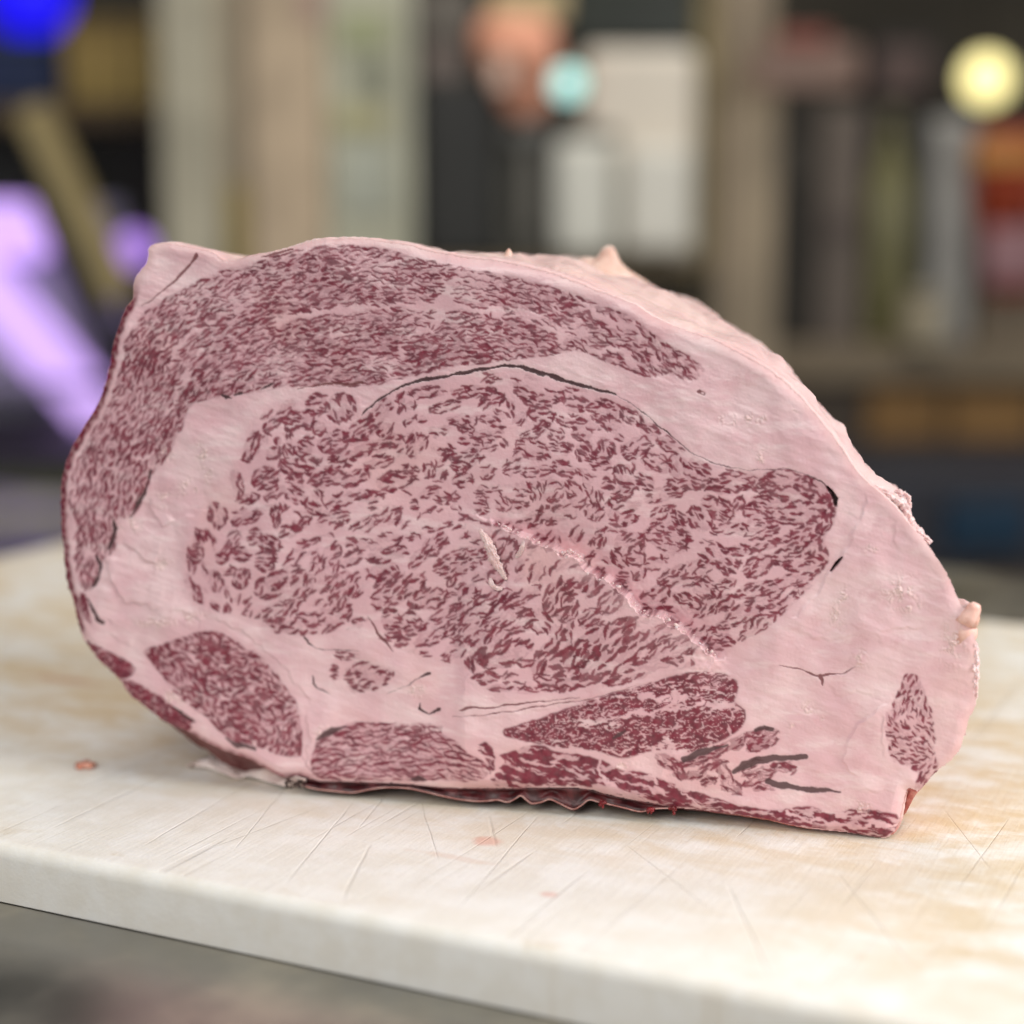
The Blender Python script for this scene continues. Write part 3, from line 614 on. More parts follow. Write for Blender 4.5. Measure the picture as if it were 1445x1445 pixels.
    for pl, dep, hw in CREASES:
        bx0, by0 = pl.min(0)-70; bx1, by1 = pl.max(0)+70
        j0, j1 = np.searchsorted(xs, (bx0, bx1)); i0, i1 = np.searchsorted(ys, (by0, by1)); S = (slice(i0, i1), slice(j0, j1))
        d, sd, _, par = seg_dist(pl, X[S]+perlin(X[S]/14, Y[S]/14, 55)*4, Y[S]+perlin(X[S]/14, Y[S]/14, 56)*4, False)
        taper = sstep(0, .12, par)*sstep(1, .88, par)
        h[S] += (-abs(dep)*.22*np.exp(-(d/(hw*.4))**2)-np.clip(d*sd/2.2, -1, 1)*dep*.42*np.exp(-d/(hw*5)))*taper*(.55+.6*perlin(X[S]/25, Y[S]/25, 97))
    flake = np.zeros(X.shape)
    for cx, cy, a, b in FLAKES:
        w = np.exp(-(((X-cx)/a)**2+((Y-cy)/b)**2)); flake = np.maximum(flake, w)
    fn = np.abs(fbm(X/7, Y/7, 57, 3)); fl2 = flake*sstep(-.15, .35, perlin(X/13, Y/13, 59)+.1); flake = fl2; h = h+fl2*(sstep(.02, .5, fn)*.75-.35)+fl2*perlin(X/3.2, Y/3.2, 58)*.16
    # the torn step that crosses the rib eye
    d, _, _, par = seg_dist(RIDGE, X+perlin(X/6, Y/6, 61)*2.2+perlin(X/17, Y/17, 62)*5, Y+perlin(X/6, Y/6, 63)*2.2+perlin(X/17, Y/17, 64)*5, False)
    yb = ridge_y(X)+perlin(X/6, Y/6, 63)*2.2+perlin(X/17, Y/17, 64)*6
    amp = 6.5*sstep(0.02, .25, par)*sstep(1.0, .9, par)
    below = sstep(-.4, 1.2, Y-yb); inx = sstep(640, 660, X)*sstep(1030, 1022, X)
    stepf = amp*inx*(.62*below*np.exp(-d/220)-.45*(1-below)*np.exp(-d/34))
    lip = (.55+.45*sstep(-.2, .3, perlin(X/11, Y/11, 67)))*np.exp(-((Y-yb-2.0)/2.3)**2)*inx*sstep(.0, .2, par)*sstep(1.0, .93, par)
    h = h+stepf+lip*(.15+.5*perlin(X/3.5, Y/3.5, 65))
    tornfat = np.exp(-d/17)*below*inx*sstep(.05, .2, par)*sstep(-.45, .25, perlin(X/22, Y/22, 66)+.12)
    lean = lean*(1-.5*tornfat)*(1-.5*lip)*(1-.9*sstep(.25, .7, flake))
    h = h-pit-gap*2.0
    edl, _, _, _ = seg_dist(outline[::6], X+perlin(X/12, Y/12, 71)*2.5, Y, True)
    sidered = sstep(13, 6, edl)*sstep(205, 185, X)*sstep(385, 430, Y)*sstep(905, 880, Y)+sstep(9, 3, edl)*sstep(930, 960, Y)*sstep(460, 420, X)*.6
    lean = np.maximum(lean, sidered*(.9+.4*perlin(X/8, Y/8, 72)))
    # rolled border
    ed, _, _, _ = seg_dist(outline[::6], X, Y, True)
    we = np.clip(1-ed/16, 0, 1); h = h*(1-we)-.9*we**2
    rim = np.clip(1-ed/14, 0, 1)
    return dict(xs=xs, ys=ys, X=X, Y=Y, mask=mask, outline=outline, lean=lean, region=region, sinew=sin, red=red, gap=gap, h=h, torn=np.maximum(lip, tornfat*.35), flake=flake, rim=rim, streaks=streaks)

# ================================================================ the block of marbled beef
FAT_A = (.71, .445, .475); FAT_B = (.78, .55, .565); FAT_M = (.68, .40, .435)
LEAN_A = (.105, .004, .018); LEAN_B = (.200, .012, .034)
def meat_material():
    t = NT('marbled_beef'); v = t.coord('Object')
    A = t.n('ShaderNodeAttribute', attribute_name='tissue'); Bq = t.n('ShaderNodeAttribute', attribute_name='wear')
    sa = t.n('ShaderNodeSeparateColor'); t.l(A.outputs['Color'], sa.inputs[0]); sb = t.n('ShaderNodeSeparateColor'); t.l(Bq.outputs['Color'], sb.inputs[0])
    lean, sinew, red = sa.outputs[0], sa.outputs[1], sa.outputs[2]; gap = A.outputs['Alpha']
    torn, flake, rim = sb.outputs[0], sb.outputs[1], sb.outputs[2]; mauve = Bq.outputs['Alpha']
    n1 = t.noise(v, 60, 3); n2 = t.noise(v, 420, 3); n3 = t.noise(v, 22, 2)
    fat = t.mix(t.ramp(n1, .35, .65), FAT_A, FAT_B); fat = t.mix(t.math('MULTIPLY', mauve, .75), fat, FAT_M)
    st = t.noise(t.coord('Object', (55, 55, 260), (0, .5, 0)), 1.0, 4, .6); fat = t.mix(t.ramp(st, .48, .72, 0, .55), fat, (.84, .66, .66)); fat = t.mix(t.ramp(t.noise(v, 130, 5, .65), .56, .72, 0, .4), fat, (.62, .33, .36))
    fat = t.mix(t.ramp(n3, .52, .68, 0, .35), fat, (.74, .43, .41))
    fat = t.mix(t.math('MULTIPLY', torn, .55, True), fat, (.80, .54, .53)); fat = t.mix(t.math('MULTIPLY', flake, .55, True), fat, (.78, .60, .55))
    fat = t.mix(t.math('MULTIPLY', rim, .28, True), fat, (.72, .43, .36))
    ln = t.mix(t.ramp(n2, .3, .7), LEAN_A, LEAN_B)
    c = t.mix(lean, fat, ln)
    c = t.mix(red, c, (.17, .045, .05)); c = t.mix(sinew, c, (.070, .030, .034)); c = t.mix(gap, c, (.02, .004, .006))  # gap: shade within the openings painted near black
    t.set(Base_Color=c)
    r = t.math('ADD', t.ramp(n1, .3, .7, .30, .44), t.math('MULTIPLY', lean, .06)); t.set(Roughness=r)
    t.b.inputs['Specular IOR Level'].default_value = .32
    t.b.inputs['Subsurface Weight'].default_value = .10; t.b.inputs['Subsurface Radius'].default_value = (1, .42, .32); t.b.inputs['Subsurface Scale'].default_value = .0016
    t.b.inputs['Coat Weight'].default_value = .22; t.b.inputs['Coat Roughness'].default_value = .10
    b1 = t.bump(t.noise(v, 900, 3), .00014, .6); t.set(Normal=t.bump(t.noise(v, 240, 4), .00045, .4, b1))
    return t.m
def rind_material():
    t = NT('fat_rind'); v = t.coord('Object')
    A = t.n('ShaderNodeAttribute', attribute_name='rind'); s = t.n('ShaderNodeSeparateColor'); t.l(A.outputs['Color'], s.inputs[0])
    red, yel, dark = s.outputs
    n1 = t.noise(v, 45, 5); n2 = t.noise(v, 160, 4)
    c = t.mix(t.ramp(n1, .35, .65), (.62, .40, .39), (.70, .50, .48))
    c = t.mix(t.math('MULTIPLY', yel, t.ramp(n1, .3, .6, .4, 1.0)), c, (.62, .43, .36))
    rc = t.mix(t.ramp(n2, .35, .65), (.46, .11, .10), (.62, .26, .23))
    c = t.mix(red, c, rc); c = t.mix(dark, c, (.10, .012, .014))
    t.set(Base_Color=c, Roughness=t.ramp(n2, .3, .7, .40, .62)); t.b.inputs['Specular IOR Level'].default_value = .4
    t.b.inputs['Subsurface Weight'].default_value = .25; t.b.inputs['Subsurface Radius'].default_value = (1, .45, .32); t.b.inputs['Subsurface Scale'].default_value = .0025
    b1 = t.bump(n2, .0012, .6); t.set(Normal=t.bump(t.noise(v, 700, 4), .0003, .6, b1))
    return t.m
M_MEAT = meat_material(); M_RIND = rind_material()
def simple_fat(name, a, b, rough=.45, sss=.3):
    t = NT(name); v = t.coord('Object'); n = t.noise(v, 260, 4)
    t.set(Base_Color=t.mix(t.ramp(n, .35, .65), a, b), Roughness=rough, Normal=t.bump(t.noise(v, 600, 4), .0004, .6))
    t.b.inputs['Subsurface Weight'].default_value = sss; t.b.inputs['Subsurface Radius'].default_value = (1, .5, .35); t.b.inputs['Subsurface Scale'].default_value = .002
    return t.m
M_SHRED = simple_fat('torn_fat', (.68, .46, .45), (.77, .57, .55)); M_NUB = simple_fat('fat_nub', (.62, .40, .32), (.70, .49, .41))
M_PINKNUB = simple_fat('pink_fat', (.72, .40, .33), (.80, .52, .45)); M_FROST = simple_fat('pale_fat', (.68, .46, .46), (.78, .60, .59))
M_BLOOD = simple_fat('clotted_blood', (.10, .004, .007), (.24, .012, .016), .22, .05)
M_SKIN = simple_fat('dark_membrane', (.035, .003, .005), (.10, .012, .015), .42, .05)
M_LIP = simple_fat('membrane_edge', (.40, .16, .14), (.60, .34, .30), .3, .3)

_DX = [84, 461, 545, 655, 733, 808, 891, 952, 1015, 1084, 1126, 1179, 1226, 1307, 1400]
_DT = np.array([[5, 9, 14, 20], [4, 8, 12, 17], [3.5, 8, 11, 15], [.8, 3, 4.8, 6.8], [.4, .6, 1.8, 9], [.2, .5, 5, 12], [.2, .6, 5, 13], [.2, .4, 5, 14], [.3, 2, 9, 19], [.5, 8, 21, 33], [4.5, 13.5, 23, 35], [3, 12, 22, 37], [3, 12, 18, 25], [1, 4, 8, 14], [1, 4, 8, 14]])
def DROP(px, t):
    'how far the top has sunk (m) at the share t of the depth, by place along the outline'
    cols = np.stack([np.interp(px, _DX, _DT[:, k]) for k in range(4)], -1); ts = [0, .235, .47, .706, 1]
    cols = np.concatenate([np.zeros(cols.shape[:-1]+(1,)), cols], -1)
    return np.array([np.interp(t, ts, c) for c in cols])*.001
meat = empty('beef_block', (F_O[0], F_O[1], 0))
tag(meat, 'marbled block of raw rib beef with its cut face forward on the cutting board', 'beef')
MEAT_INV = np.array([F_O[0], F_O[1], 0])
GRID = 1.25
FF = face_fields(GRID)
X, Y = FF['X'], FF['Y']; mask = FF['mask']
ny, nx = X.shape
pos = on_face(X.ravel(), Y.ravel())+F_N*(FF['h'].ravel()*.001)[:, None]-MEAT_INV
reg = FF['region'].astype(int).copy()
reg[FF['torn'] > .62] = 60
for k, S, m in FF['streaks']:
    sub = reg[S]; sub[m > .5] = 100+k; reg[S] = sub
eyeish = np.clip(gblur((FF['region'] > 0).astype(float), 7/GRID), 0, 1)
tissue = np.stack([FF['lean'], FF['sinew'], FF['red'], FF['gap']], -1).reshape(-1, 4)
wear = np.stack([FF['torn'], FF['flake'], FF['rim'], eyeish], -1).reshape(-1, 4)
q = np.stack([np.arange(ny*nx).reshape(ny, nx)[:-1, :-1], np.arange(ny*nx).reshape(ny, nx)[1:, :-1], np.arange(ny*nx).reshape(ny, nx)[1:, 1:], np.arange(ny*nx).reshape(ny, nx)[:-1, 1:]], -1)
keep = mask[:-1, :-1] & mask[1:, :-1] & mask[1:, 1:] & mask[:-1, 1:]
qreg = reg[:-1, :-1][keep]; quads = q[keep]
PART_LABEL = {'cap_muscle': 'long marbled cap muscle curving over the top and down the left', 'rib_eye_muscle': 'large oval rib eye muscle with coarse marbling',
 'lower_left_muscle': 'dense dark marbled muscle at the lower left', 'underside_muscle': 'pale washed-out marbled muscle along the bottom', 'brisket_muscle': 'darkest wedge of muscle below the rib eye',
 'bottom_strip_muscle': 'long red strip of muscle along the bottom edge', 'finger_muscle': 'thin fingers of muscle between grey sinews', 'flap_muscle': 'small marbled muscle at the lower right corner'}
def face_part(name, sel, label=None):
    f = quads[sel]
    if len(f) < 6: return
    ids, inv = np.unique(f, return_inverse=True)
    o = mesh_np(name, pos[ids], inv.reshape(f.shape), M_MEAT, meat, True, dict(tissue=tissue[ids], wear=wear[ids]))
    if label: o['label'] = label
    return o
face_part('seam_fat', qreg == 0, 'smooth pink fat between and around the muscles')
for ri, (nm, _, _) in enumerate(REGIONS): face_part(nm, qreg == ri+1, PART_LABEL.get(nm))
face_part('torn_edge', qreg == 60, 'ragged raised edge torn across the rib eye')
for k, S, m in FF['streaks']: face_part('sinew_streak', qreg == 100+k)  # one of these is the slit with painted shade

# ---- the body behind the face: the outline carried back, sinking and narrowing, with an uneven fat surface
ol = smooth_closed(OUTLINE, 5.0); nO = len(ol)
jg = fbm(ol[:, 0]/7, ol[:, 1]/7, 3, 3); cen = ol.mean(0); dv = ol-cen; dv /= np.linalg.norm(dv, axis=1)[:, None]
ol = ol+dv*jg[:, None]*1.3
tanv = np.roll(ol, -1, 0)-np.roll(ol, 1, 0); tanv /= np.linalg.norm(tanv, axis=1)[:, None]
nrm = np.stack([tanv[:, 1], -tanv[:, 0]], 1)                        # outward in the image (clockwise outline)
base = on_face(ol[:, 0], ol[:, 1])
u0 = (base-F_O) @ F_U; z0 = base[:, 2]; N3 = nrm[:, :1]*F_U+np.array([0, 0, -1.0])*nrm[:, 1:]
DEPTH = .17
depths = np.r_[.0022, .0013, .0018, .0030, .0052, np.linspace(.0085, DEPTH, 58)]
puff = np.r_[-.0030, -.0002, .0004, .0008, .0010, np.full(58, .0010)]
uc = .5*(u0.min()+u0.max()); rows = []; RA = []
s_along = np.arange(nO)*5.0
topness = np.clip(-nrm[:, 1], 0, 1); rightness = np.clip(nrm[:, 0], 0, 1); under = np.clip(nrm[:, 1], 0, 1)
for dpt, pf in zip(depths, puff):
    t = dpt/DEPTH
    drop = DROP(ol[:, 0], t)*np.clip(z0/.1, 0, 1)
    uu = uc+(u0-uc)*(1-.10*t*t-.05*t*(u0 < uc))-sstep(1255, 1330, ol[:, 0])*.46*dpt; zz = z0-drop
    rough = (fbm(s_along/60+t*3, np.full(nO, t*5.0), 201, 2)*.0022+fbm(s_along/36, np.full(nO, t*2.0), 202, 1)*.0004)*sstep(.003, .022, dpt)*np.where(ol[:, 0] < 560, .35, 1)
    ridge = .0030*np.exp(-((dpt-.010-.004*np.sin(s_along/70))/.0035)**2)*topness*sstep(560, 700, ol[:, 0])       # rolled membrane just behind the edge
    zz = zz*(1-np.clip(under, 0, 1)*sstep(.001, .02, dpt)*sstep(.03, .012, z0))   # the underside sags onto the board
    p = F_O[None]+(uu[:, None])*F_U+BACK*dpt; p[:, 2] = zz
    p = p+N3*(pf+rough-ridge*.6)[:, None]
    p[:, 2] = np.maximum(p[:, 2], .0012+.0002*np.sin(s_along))
    rows.append(p-MEAT_INV)
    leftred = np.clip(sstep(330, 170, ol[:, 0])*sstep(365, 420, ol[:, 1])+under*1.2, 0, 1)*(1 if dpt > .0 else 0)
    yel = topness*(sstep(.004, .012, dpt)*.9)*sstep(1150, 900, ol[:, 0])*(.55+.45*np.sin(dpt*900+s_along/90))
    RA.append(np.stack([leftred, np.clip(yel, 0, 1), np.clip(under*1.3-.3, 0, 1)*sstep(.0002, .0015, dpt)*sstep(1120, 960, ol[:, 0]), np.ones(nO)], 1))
V = np.concatenate(rows+[(np.mean(rows[-1], 0))[None]]); RA = np.concatenate(RA+[RA[-1][:1]])
nR = len(rows); ii = np.arange(nO); jj = (ii+1) % nO
fc = np.concatenate([np.stack([r*nO+ii, r*nO+jj, (r+1)*nO+jj, (r+1)*nO+ii], 1) for r in range(nR-1)]+[np.stack([(nR-1)*nO+ii, (nR-1)*nO+jj, np.full(nO, nR*nO), np.full(nO, nR*nO)], 1)])
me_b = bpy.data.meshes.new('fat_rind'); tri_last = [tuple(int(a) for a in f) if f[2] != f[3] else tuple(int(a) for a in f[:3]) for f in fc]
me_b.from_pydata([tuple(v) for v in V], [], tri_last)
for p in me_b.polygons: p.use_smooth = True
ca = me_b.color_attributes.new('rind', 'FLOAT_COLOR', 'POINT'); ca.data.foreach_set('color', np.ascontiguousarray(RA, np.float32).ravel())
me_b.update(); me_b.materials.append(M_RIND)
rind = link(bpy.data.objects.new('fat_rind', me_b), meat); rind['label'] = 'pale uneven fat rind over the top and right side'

# ---- torn shreds, crumbs, nubs
def fpath(txt, off): 
    p = P(txt); p = smooth_open(p, 6); return on_face(p[:, 0], p[:, 1])+F_N*np.interp(np.linspace(0, 1, len(p)), np.linspace(0, 1, len(off)), off)[:, None]-MEAT_INV
def smooth_open(p, k):
    n = len(p); tt = np.linspace(0, n-1, (n-1)*k+1); q = np.vstack([2*p[0]-p[1], p, 2*p[-1]-p[-2]]); out = []
    for t in tt:
        i = min(int(t), n-2); f = t-i; a, b, c, d = q[i], q[i+1], q[i+2], q[i+3]
        out.append(.5*((2*b)+(-a+c)*f+(2*a-5*b+4*c-d)*f*f+(-a+3*b-3*c+d)*f**3))
    return np.array(out)
def taper(n, lo, hi): s = np.linspace(0, 1, n); return lo+(hi-lo)*np.sin(np.pi*np.clip(s*.9+.05, 0, 1))
def crumb_mesh(name, pts, rad, mat, parent, seed, kind=None, label=None):
    bm = bmesh.new(); rg = np.random.default_rng(seed)
    for p, r in zip(pts, rad):
        c = bmesh.ops.create_icosphere(bm, subdivisions=1, radius=1.0)
        sx = rg.uniform(.6, 1.4, 3)*r
        for v in c['verts']:
            j = 1+rg.normal()*.16; v.co = Vector((p[0]+v.co.x*sx[0]*j, p[1]+v.co.y*sx[1]*j, p[2]+v.co.z*sx[2]*j))
    o = from_bm(name, bm, mat, parent, True)
    if kind: o['kind'] = kind
    if label: o['label'] = label
    return o
rg = np.random.default_rng(5)
rd = smooth_open(RIDGE[2:-1], 14); rk = rg.integers(0, len(rd), 150)
rp = rd[rk]+rg.normal(0, 2.0, (150, 2)); amp = np.interp(rd[rk][:, 0], [680, 760, 850, 960, 1010], [.6, 3.0, 3.8, 3.0, .8])
crumb_mesh('torn_crumbs', on_face(rp[:, 0], rp[:, 1])+F_N*(amp*.001*rg.uniform(.5, 1.05, 150))[:, None]-MEAT_INV, np.abs(rg.normal(.00022, .00014, 150))+.0001, M_FROST, meat, 6, 'stuff', 'tiny pale crumbs of fat along the torn edge')
# rough pale fringe of fat on the right shoulder and down the right edge: lumpy ragged rolls
def ragged(txt, r0, r1, back, seed, label, amp=.45, flat=1.6, name='ragged_fat', mat=None, arch=0.0):
    p2 = smooth_open(P(txt), 40); m = len(p2); n = 40; c = on_face(p2[:, 0], p2[:, 1], -back)-MEAT_INV+F_N*(arch*np.sin(np.pi*np.linspace(0, 1, m)))[:, None]
    tn = np.gradient(c, axis=0); tn /= np.linalg.norm(tn, axis=1)[:, None]; s1 = np.cross(tn, BACK); s1 /= np.linalg.norm(s1, axis=1)[:, None]; s2 = np.cross(s1, tn)
    a = np.linspace(0, 2*np.pi, n, endpoint=False)[None]; L = (np.arange(m)*np.linalg.norm(np.diff(c, axis=0), axis=1).mean()*1000)[:, None]
    rad = (r0+(r1-r0)*np.sin(np.pi*np.linspace(.04, .96, m)))[:, None]
    qx, qy = L/2.2+0*a, np.cos(a)*1.6+np.sin(a)*.9+L*0; nz = fbm(qx, qy+seed, seed, 4)*amp+np.abs(fbm(L/1.7+0*a, np.sin(a)*3+L*0, seed+3, 3))*amp*.6
    R = rad*(1+nz); V = c[:, None]+R[..., None]*(np.cos(a)[..., None]*s1[:, None]+flat*np.sin(a)[..., None]*s2[:, None]); V = V.reshape(-1, 3)
    k = np.arange(n); k1 = (k+1) % n; f = np.concatenate([np.stack([r*n+k, r*n+k1, (r+1)*n+k1, (r+1)*n+k], 1) for r in range(m-1)])
    o = mesh_np(name, V, f, mat or M_FROST, meat); 
    if label: o['label'] = label
    return o
ragged("1232,686 1246,693 1262,703 1276,716 1284,738 1298,752 1314,766", .0005, .0015, .006, 21, 'ragged pale fat fringe on the right shoulder')
ragged("1262,694 1276,700 1283,718", .0005, .0013, .008, 31, 'ragged pale fat fringe above the shoulder', .6)
ragged("1369,890 1374,912 1375,940 1375,968 1373,996", .0005, .0012, .0025, 25, 'ragged pale fat down the right edge', .6)
for k, (txt, r0, r1, bk) in enumerate((("677,747 683,756 690,768 697,782 702,796 709,808 714,818", .0003, .0013, -.0026), ("692,816 695,824 701,829 709,831", .0003, .0008, -.0026), ("738,760 739,768 735,778 728,787", .0003, .0007, -.0028))):
    ragged(txt, r0, r1, bk, 61+7*k, None, .55, .5, 'fat_shred', M_SHRED, .0008)
def nub(name, px, py, back, prof, mat, lean_dir=(0, 0, 1), seed=0):
    b = on_face(np.array([px]), np.array([py]), -back)[0]-MEAT_INV; d = Vector(lean_dir).normalized()
    q4 = Vector((0, 0, 1)).rotation_difference(d).to_matrix(); bm = bmesh.new(); rg2 = np.random.default_rng(seed); n = 14; rings = []
    for r, h in prof:
        rings.append([bm.verts.new(Vector(b)+q4 @ Vector((r*math.cos(2*math.pi*i/n)*(1+.12*rg2.normal()), r*.8*math.sin(2*math.pi*i/n)*(1+.12*rg2.normal()), h))) for i in range(n)])
    for a, c in zip(rings, rings[1:]):
        for i in range(n): bm.faces.new((a[i], a[(i+1) % n], c[(i+1) % n], c[i]))
    bm.faces.new(rings[-1]); bm.faces.new(rings[0][::-1])
    return from_bm(name, bm, mat, meat, True)

nub('fat_nub', 857, 376, .085, [(.0130, -.004), (.0085, -.0005), (.0048, .0018), (.0031, .0040), (.0024, .0058), (.0013, .0070), (.0004, .0073)], M_NUB, (.12, 0, 1), 3)
nub('fat_nub', 830, 372, .085, [(.0070, -.003), (.0050, .0008), (.0022, .0022)], M_NUB, (0, 0, 1), 4)
nub('fat_nub', 717, 364, .035, [(.0030, -.002), (.0017, .0005), (.0009, .0022), (.0002, .0031)], M_NUB, (.1, 0, 1), 5)
nub('fat_nub', 1367, 871, .001, [(.0036, -.002), (.0030, .0008), (.0023, .0026), (.0024, .0040), (.0012, .0050)], M_PINKNUB, (.45, -.25, 1), 6)
nub('fat_nub', 1362, 893, .003, [(.0045, -.003), (.0038, .001), (.0024, .0030), (.0010, .0038)], M_PINKNUB, (.5, -.3, .8), 7)

# ---- the dark membrane that hangs under the bottom edge, its pale lip, clots and the loose film at the left
top_l = P("425,1099 451,1103 501,1104 570,1107 622,1112 678,1113 731,1113 780,1112 827,1114 865,1124 914,1133 948,1139")
low_l = P("425,1108 440,1113 470,1117 498,1119 520,1115 545,1112 575,1113 600,1118 640,1126 672,1129 690,1128 703,1127 716,1130 726,1126 735,1121 743,1127 751,1132 764,1130 776,1126 790,1132 808,1140 820,1135 831,1127 845,1130 859,1133 880,1138 904,1145 923,1142 948,1141")
gx = np.linspace(426, 947, 240); ty = np.interp(gx, top_l[:, 0], top_l[:, 1]); lo = smooth_open(low_l, 6); ly = np.maximum(np.interp(gx, lo[:, 0], lo[:, 1])+2.5*np.clip((gx-600)/80, 0, 1)*np.clip((920-gx)/40, 0, 1), ty+2)
rowsm = []
for k in range(6):
    f = k/5; yy = ty*(1-f)+ly*f; off = -.0008-.0022*math.sin(math.pi*f)+.0006*f+.0012*np.sin(gx/9)*math.sin(math.pi*f)
    p = on_face(gx, yy)+F_N*off[:, None] if not np.isscalar(off) else on_face(gx, yy)+F_N*off
    p[:, 2] = np.maximum(p[:, 2], .0006); rowsm.append(p)
for k, bk in enumerate((.004, .010, .018)):
    p = rowsm[5]+BACK*bk; p[:, 2] = np.maximum(rowsm[5][:, 2]*(1-.3*k), .0006)+.0004*k; rowsm.append(p)
Vm = np.concatenate(rowsm)-MEAT_INV; n = len(gx); a = np.arange(n-1)
fm = np.concatenate([np.stack([r*n+a, r*n+a+1, (r+1)*n+a+1, (r+1)*n+a], 1) for r in range(8)])
mb = mesh_np('membrane', Vm, fm, M_SKIN, meat); mb['label'] = 'dark wet membrane with a wavy edge under the meat'
so = mb.modifiers.new('thick', 'SOLIDIFY'); so.thickness = .0005
tube('membrane_lip', rowsm[5]+F_N*.0003-MEAT_INV+np.array([0, 0, .0002]), .00022, M_LIP, mb, 8)
for k, (cx, cy, r) in enumerate(((850, 1133, 6), (917, 1143, 5), (950, 1141, 6))):
    g = np.random.default_rng(40+k); c = np.stack([cx+g.normal(0, r*.42, 16), cy+g.normal(0, r*.5, 16)], 1)
    crumb_mesh('blood_clot', np.maximum(on_face(c[:, 0], c[:, 1], .0008), [-9, -9, .0006])-MEAT_INV, np.abs(g.normal(.0004, .0002, 16))+.00015, M_BLOOD, meat, 50+k)
def film_material():
    t = NT('loose_film'); v = t.coord('Object'); n = t.noise(v, 120, 4)
    t.set(Base_Color=t.mix(t.ramp(n, .35, .65), (.74, .56, .52), (.86, .74, .70)), Roughness=.28, Alpha=.94, Normal=t.bump(n, .0015, .7)); return t.m
up = smooth_open(P("262,1080 285,1071 310,1064 345,1070 390,1086 432,1099"), 10); dn = smooth_open(P("264,1081 290,1083 312,1091 335,1099 352,1096 378,1104 405,1110 432,1111"), 10)
up = up[np.linspace(0, len(up)-1, 50).astype(int)]; dn = dn[np.linspace(0, len(dn)-1, 50).astype(int)]
pl = []
for k in range(7):
    f = k/6; m2 = up*(1-f)+dn*f; z = .0008+.0055*(1-f)*np.linspace(.25, 1, 50)+.0007*np.sin(np.arange(50)*.55+k*.8)*np.linspace(.3, 1, 50)
    r = rays(m2[:, 0], m2[:, 1]); pl.append(CAM+r*((np.maximum(z, .0005)-CAM_H)/r[:, 2])[:, None]+np.array([0, -.004, 0])*0)
Vf = np.concatenate(pl)-MEAT_INV; a = np.arange(49)
ff = np.concatenate([np.stack([r*50+a, r*50+a+1, (r+1)*50+a+1, (r+1)*50+a], 1) for r in range(6)])
fo = mesh_np('loose_film', Vf, ff, film_material(), meat); fo['label'] = 'loose translucent film lying out to the left'
fo.modifiers.new('thick', 'SOLIDIFY').thickness = .0003
g = np.random.default_rng(77); c = np.stack([g.uniform(400, 430, 26), g.uniform(1102, 1112, 26)], 1)
crumb_mesh('dark_scraps', np.maximum(on_face(c[:, 0], c[:, 1], .0012), [-9, -9, .0006])-MEAT_INV, np.abs(g.normal(.0003, .0002, 26))+.0001, plain('dark_scrap', (.05, .025, .02), .4, 0, .4, 200), meat, 78, 'stuff', 'dark shreds where the film meets the meat')

